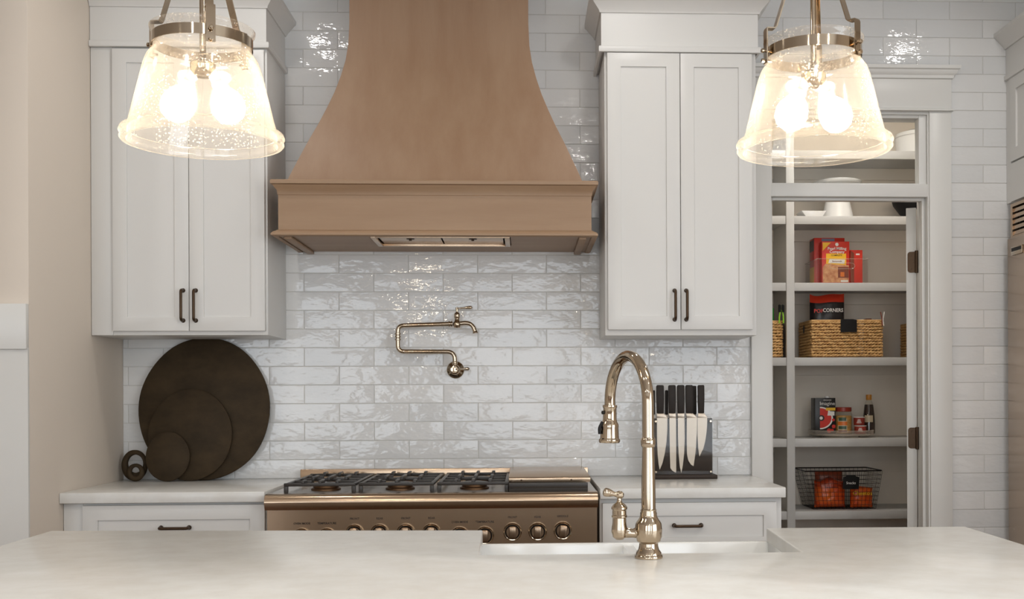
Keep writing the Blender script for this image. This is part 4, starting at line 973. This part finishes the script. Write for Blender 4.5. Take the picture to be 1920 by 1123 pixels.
# ================================================================== REFRIGERATOR AND CABINET ABOVE
FX = 2.4531
fr = thing('refrigerator', 'built-in stainless refrigerator facing the island', 'refrigerator', (2.85, -.52, 0))
obj('body', bx(FX+.052, 3.248, -.985, -.045, .001, 2.095), M['white'], fr)
obj('door', bx(FX, FX+.05, -.98, -.055, .12, 1.938), M['steelv'], fr, bev=.004)
obj('grille_backing', bx(FX+.0505, FX+.0518, -.967, -.068, 1.95, 2.076), M['black'], fr)
gl = obj('grille_frame', box(box(box(box(B(), FX+.018, FX+.050, -.98, -.967, 1.942, 2.09), FX+.018, FX+.05, -.068, -.050, 1.942, 2.09), FX+.018, FX+.05, -.967, -.068, 2.076, 2.09), FX+.018, FX+.05, -.967, -.068, 1.942, 1.95), M['steelv'], fr)
for i in range(5):
    z0 = 1.953+i*.0248
    obj('slat', prism(B(), [(FX+.022, z0), (FX+.025, z0+.0165), (FX+.045, z0+.022), (FX+.045, z0+.018), (FX+.028, z0+.003)], -.9665, -.0685, 'Y'), M['steelv'], gl)
np_ = obj('nameplate', bx(FX-.003, FX-.0002, -.204, -.098, 1.860, 1.896), M['nickel'], fr, bev=.001)
obj('print', bx(FX-.0038, FX-.0031, -.197, -.104, 1.876, 1.891), M['black'], np_)
tube(bm := B(), fillet_path([(FX, -.90, .55), (FX-.06, -.90, .55), (FX-.06, -.90, 1.65), (FX, -.90, 1.65)], .02), .013, 12); obj('handle', bm, M['steelv'], fr)
c = thing('wall_cabinet', 'white cabinet with crown above the refrigerator', 'cabinet', (2.85, -.5, 2.10))
obj('carcass', bx(2.490, 3.248, -.985, -.001, 2.100, 2.80), M['white'], c)
obj('end_panel', bx(2.476, 2.4898, -.046, -.001, 2.100, 2.66), M['white'], c)
obj('frieze', bx(2.474, 2.4898, -.985, -.001, 2.6605, 2.79), M['white'], c)
bm = B(); prism(bm, [(2.474, 2.640), (2.466, 2.643), (2.466, 2.662), (2.474, 2.665)], -.985, -.001, 'Y'); obj('bead', bm, M['white'], c)
bm = B(); prism(bm, [(2.4735, 2.780), (2.466, 2.780), (2.464, 2.788), (2.425, 2.828), (2.420, 2.834), (2.420, 2.848), (2.4735, 2.850)], -.985, -.001, 'Y'); obj('crown', bm, M['white'], c)
for a, b in ((-.98, -.515), (-.511, -.048)):
    for (z0, z1) in ((2.275, 2.638),):
        st = .055; bm = B()
        box(bm, 2.471, 2.4896, a, a+st, z0, z1); box(bm, 2.471, 2.4896, b-st, b, z0, z1); box(bm, 2.471, 2.4896, a+st, b-st, z0, z0+st); box(bm, 2.471, 2.4896, a+st, b-st, z1-st, z1)
        d = obj('door', bm, M['white'], c); obj('panel', bx(2.479, 2.4895, a+st, b-st, z0+st, z1-st), M['white'], d)
obj('bottom_rail', bx(2.474, 2.4896, -.98, -.048, 2.102, 2.268), M['white'], c)
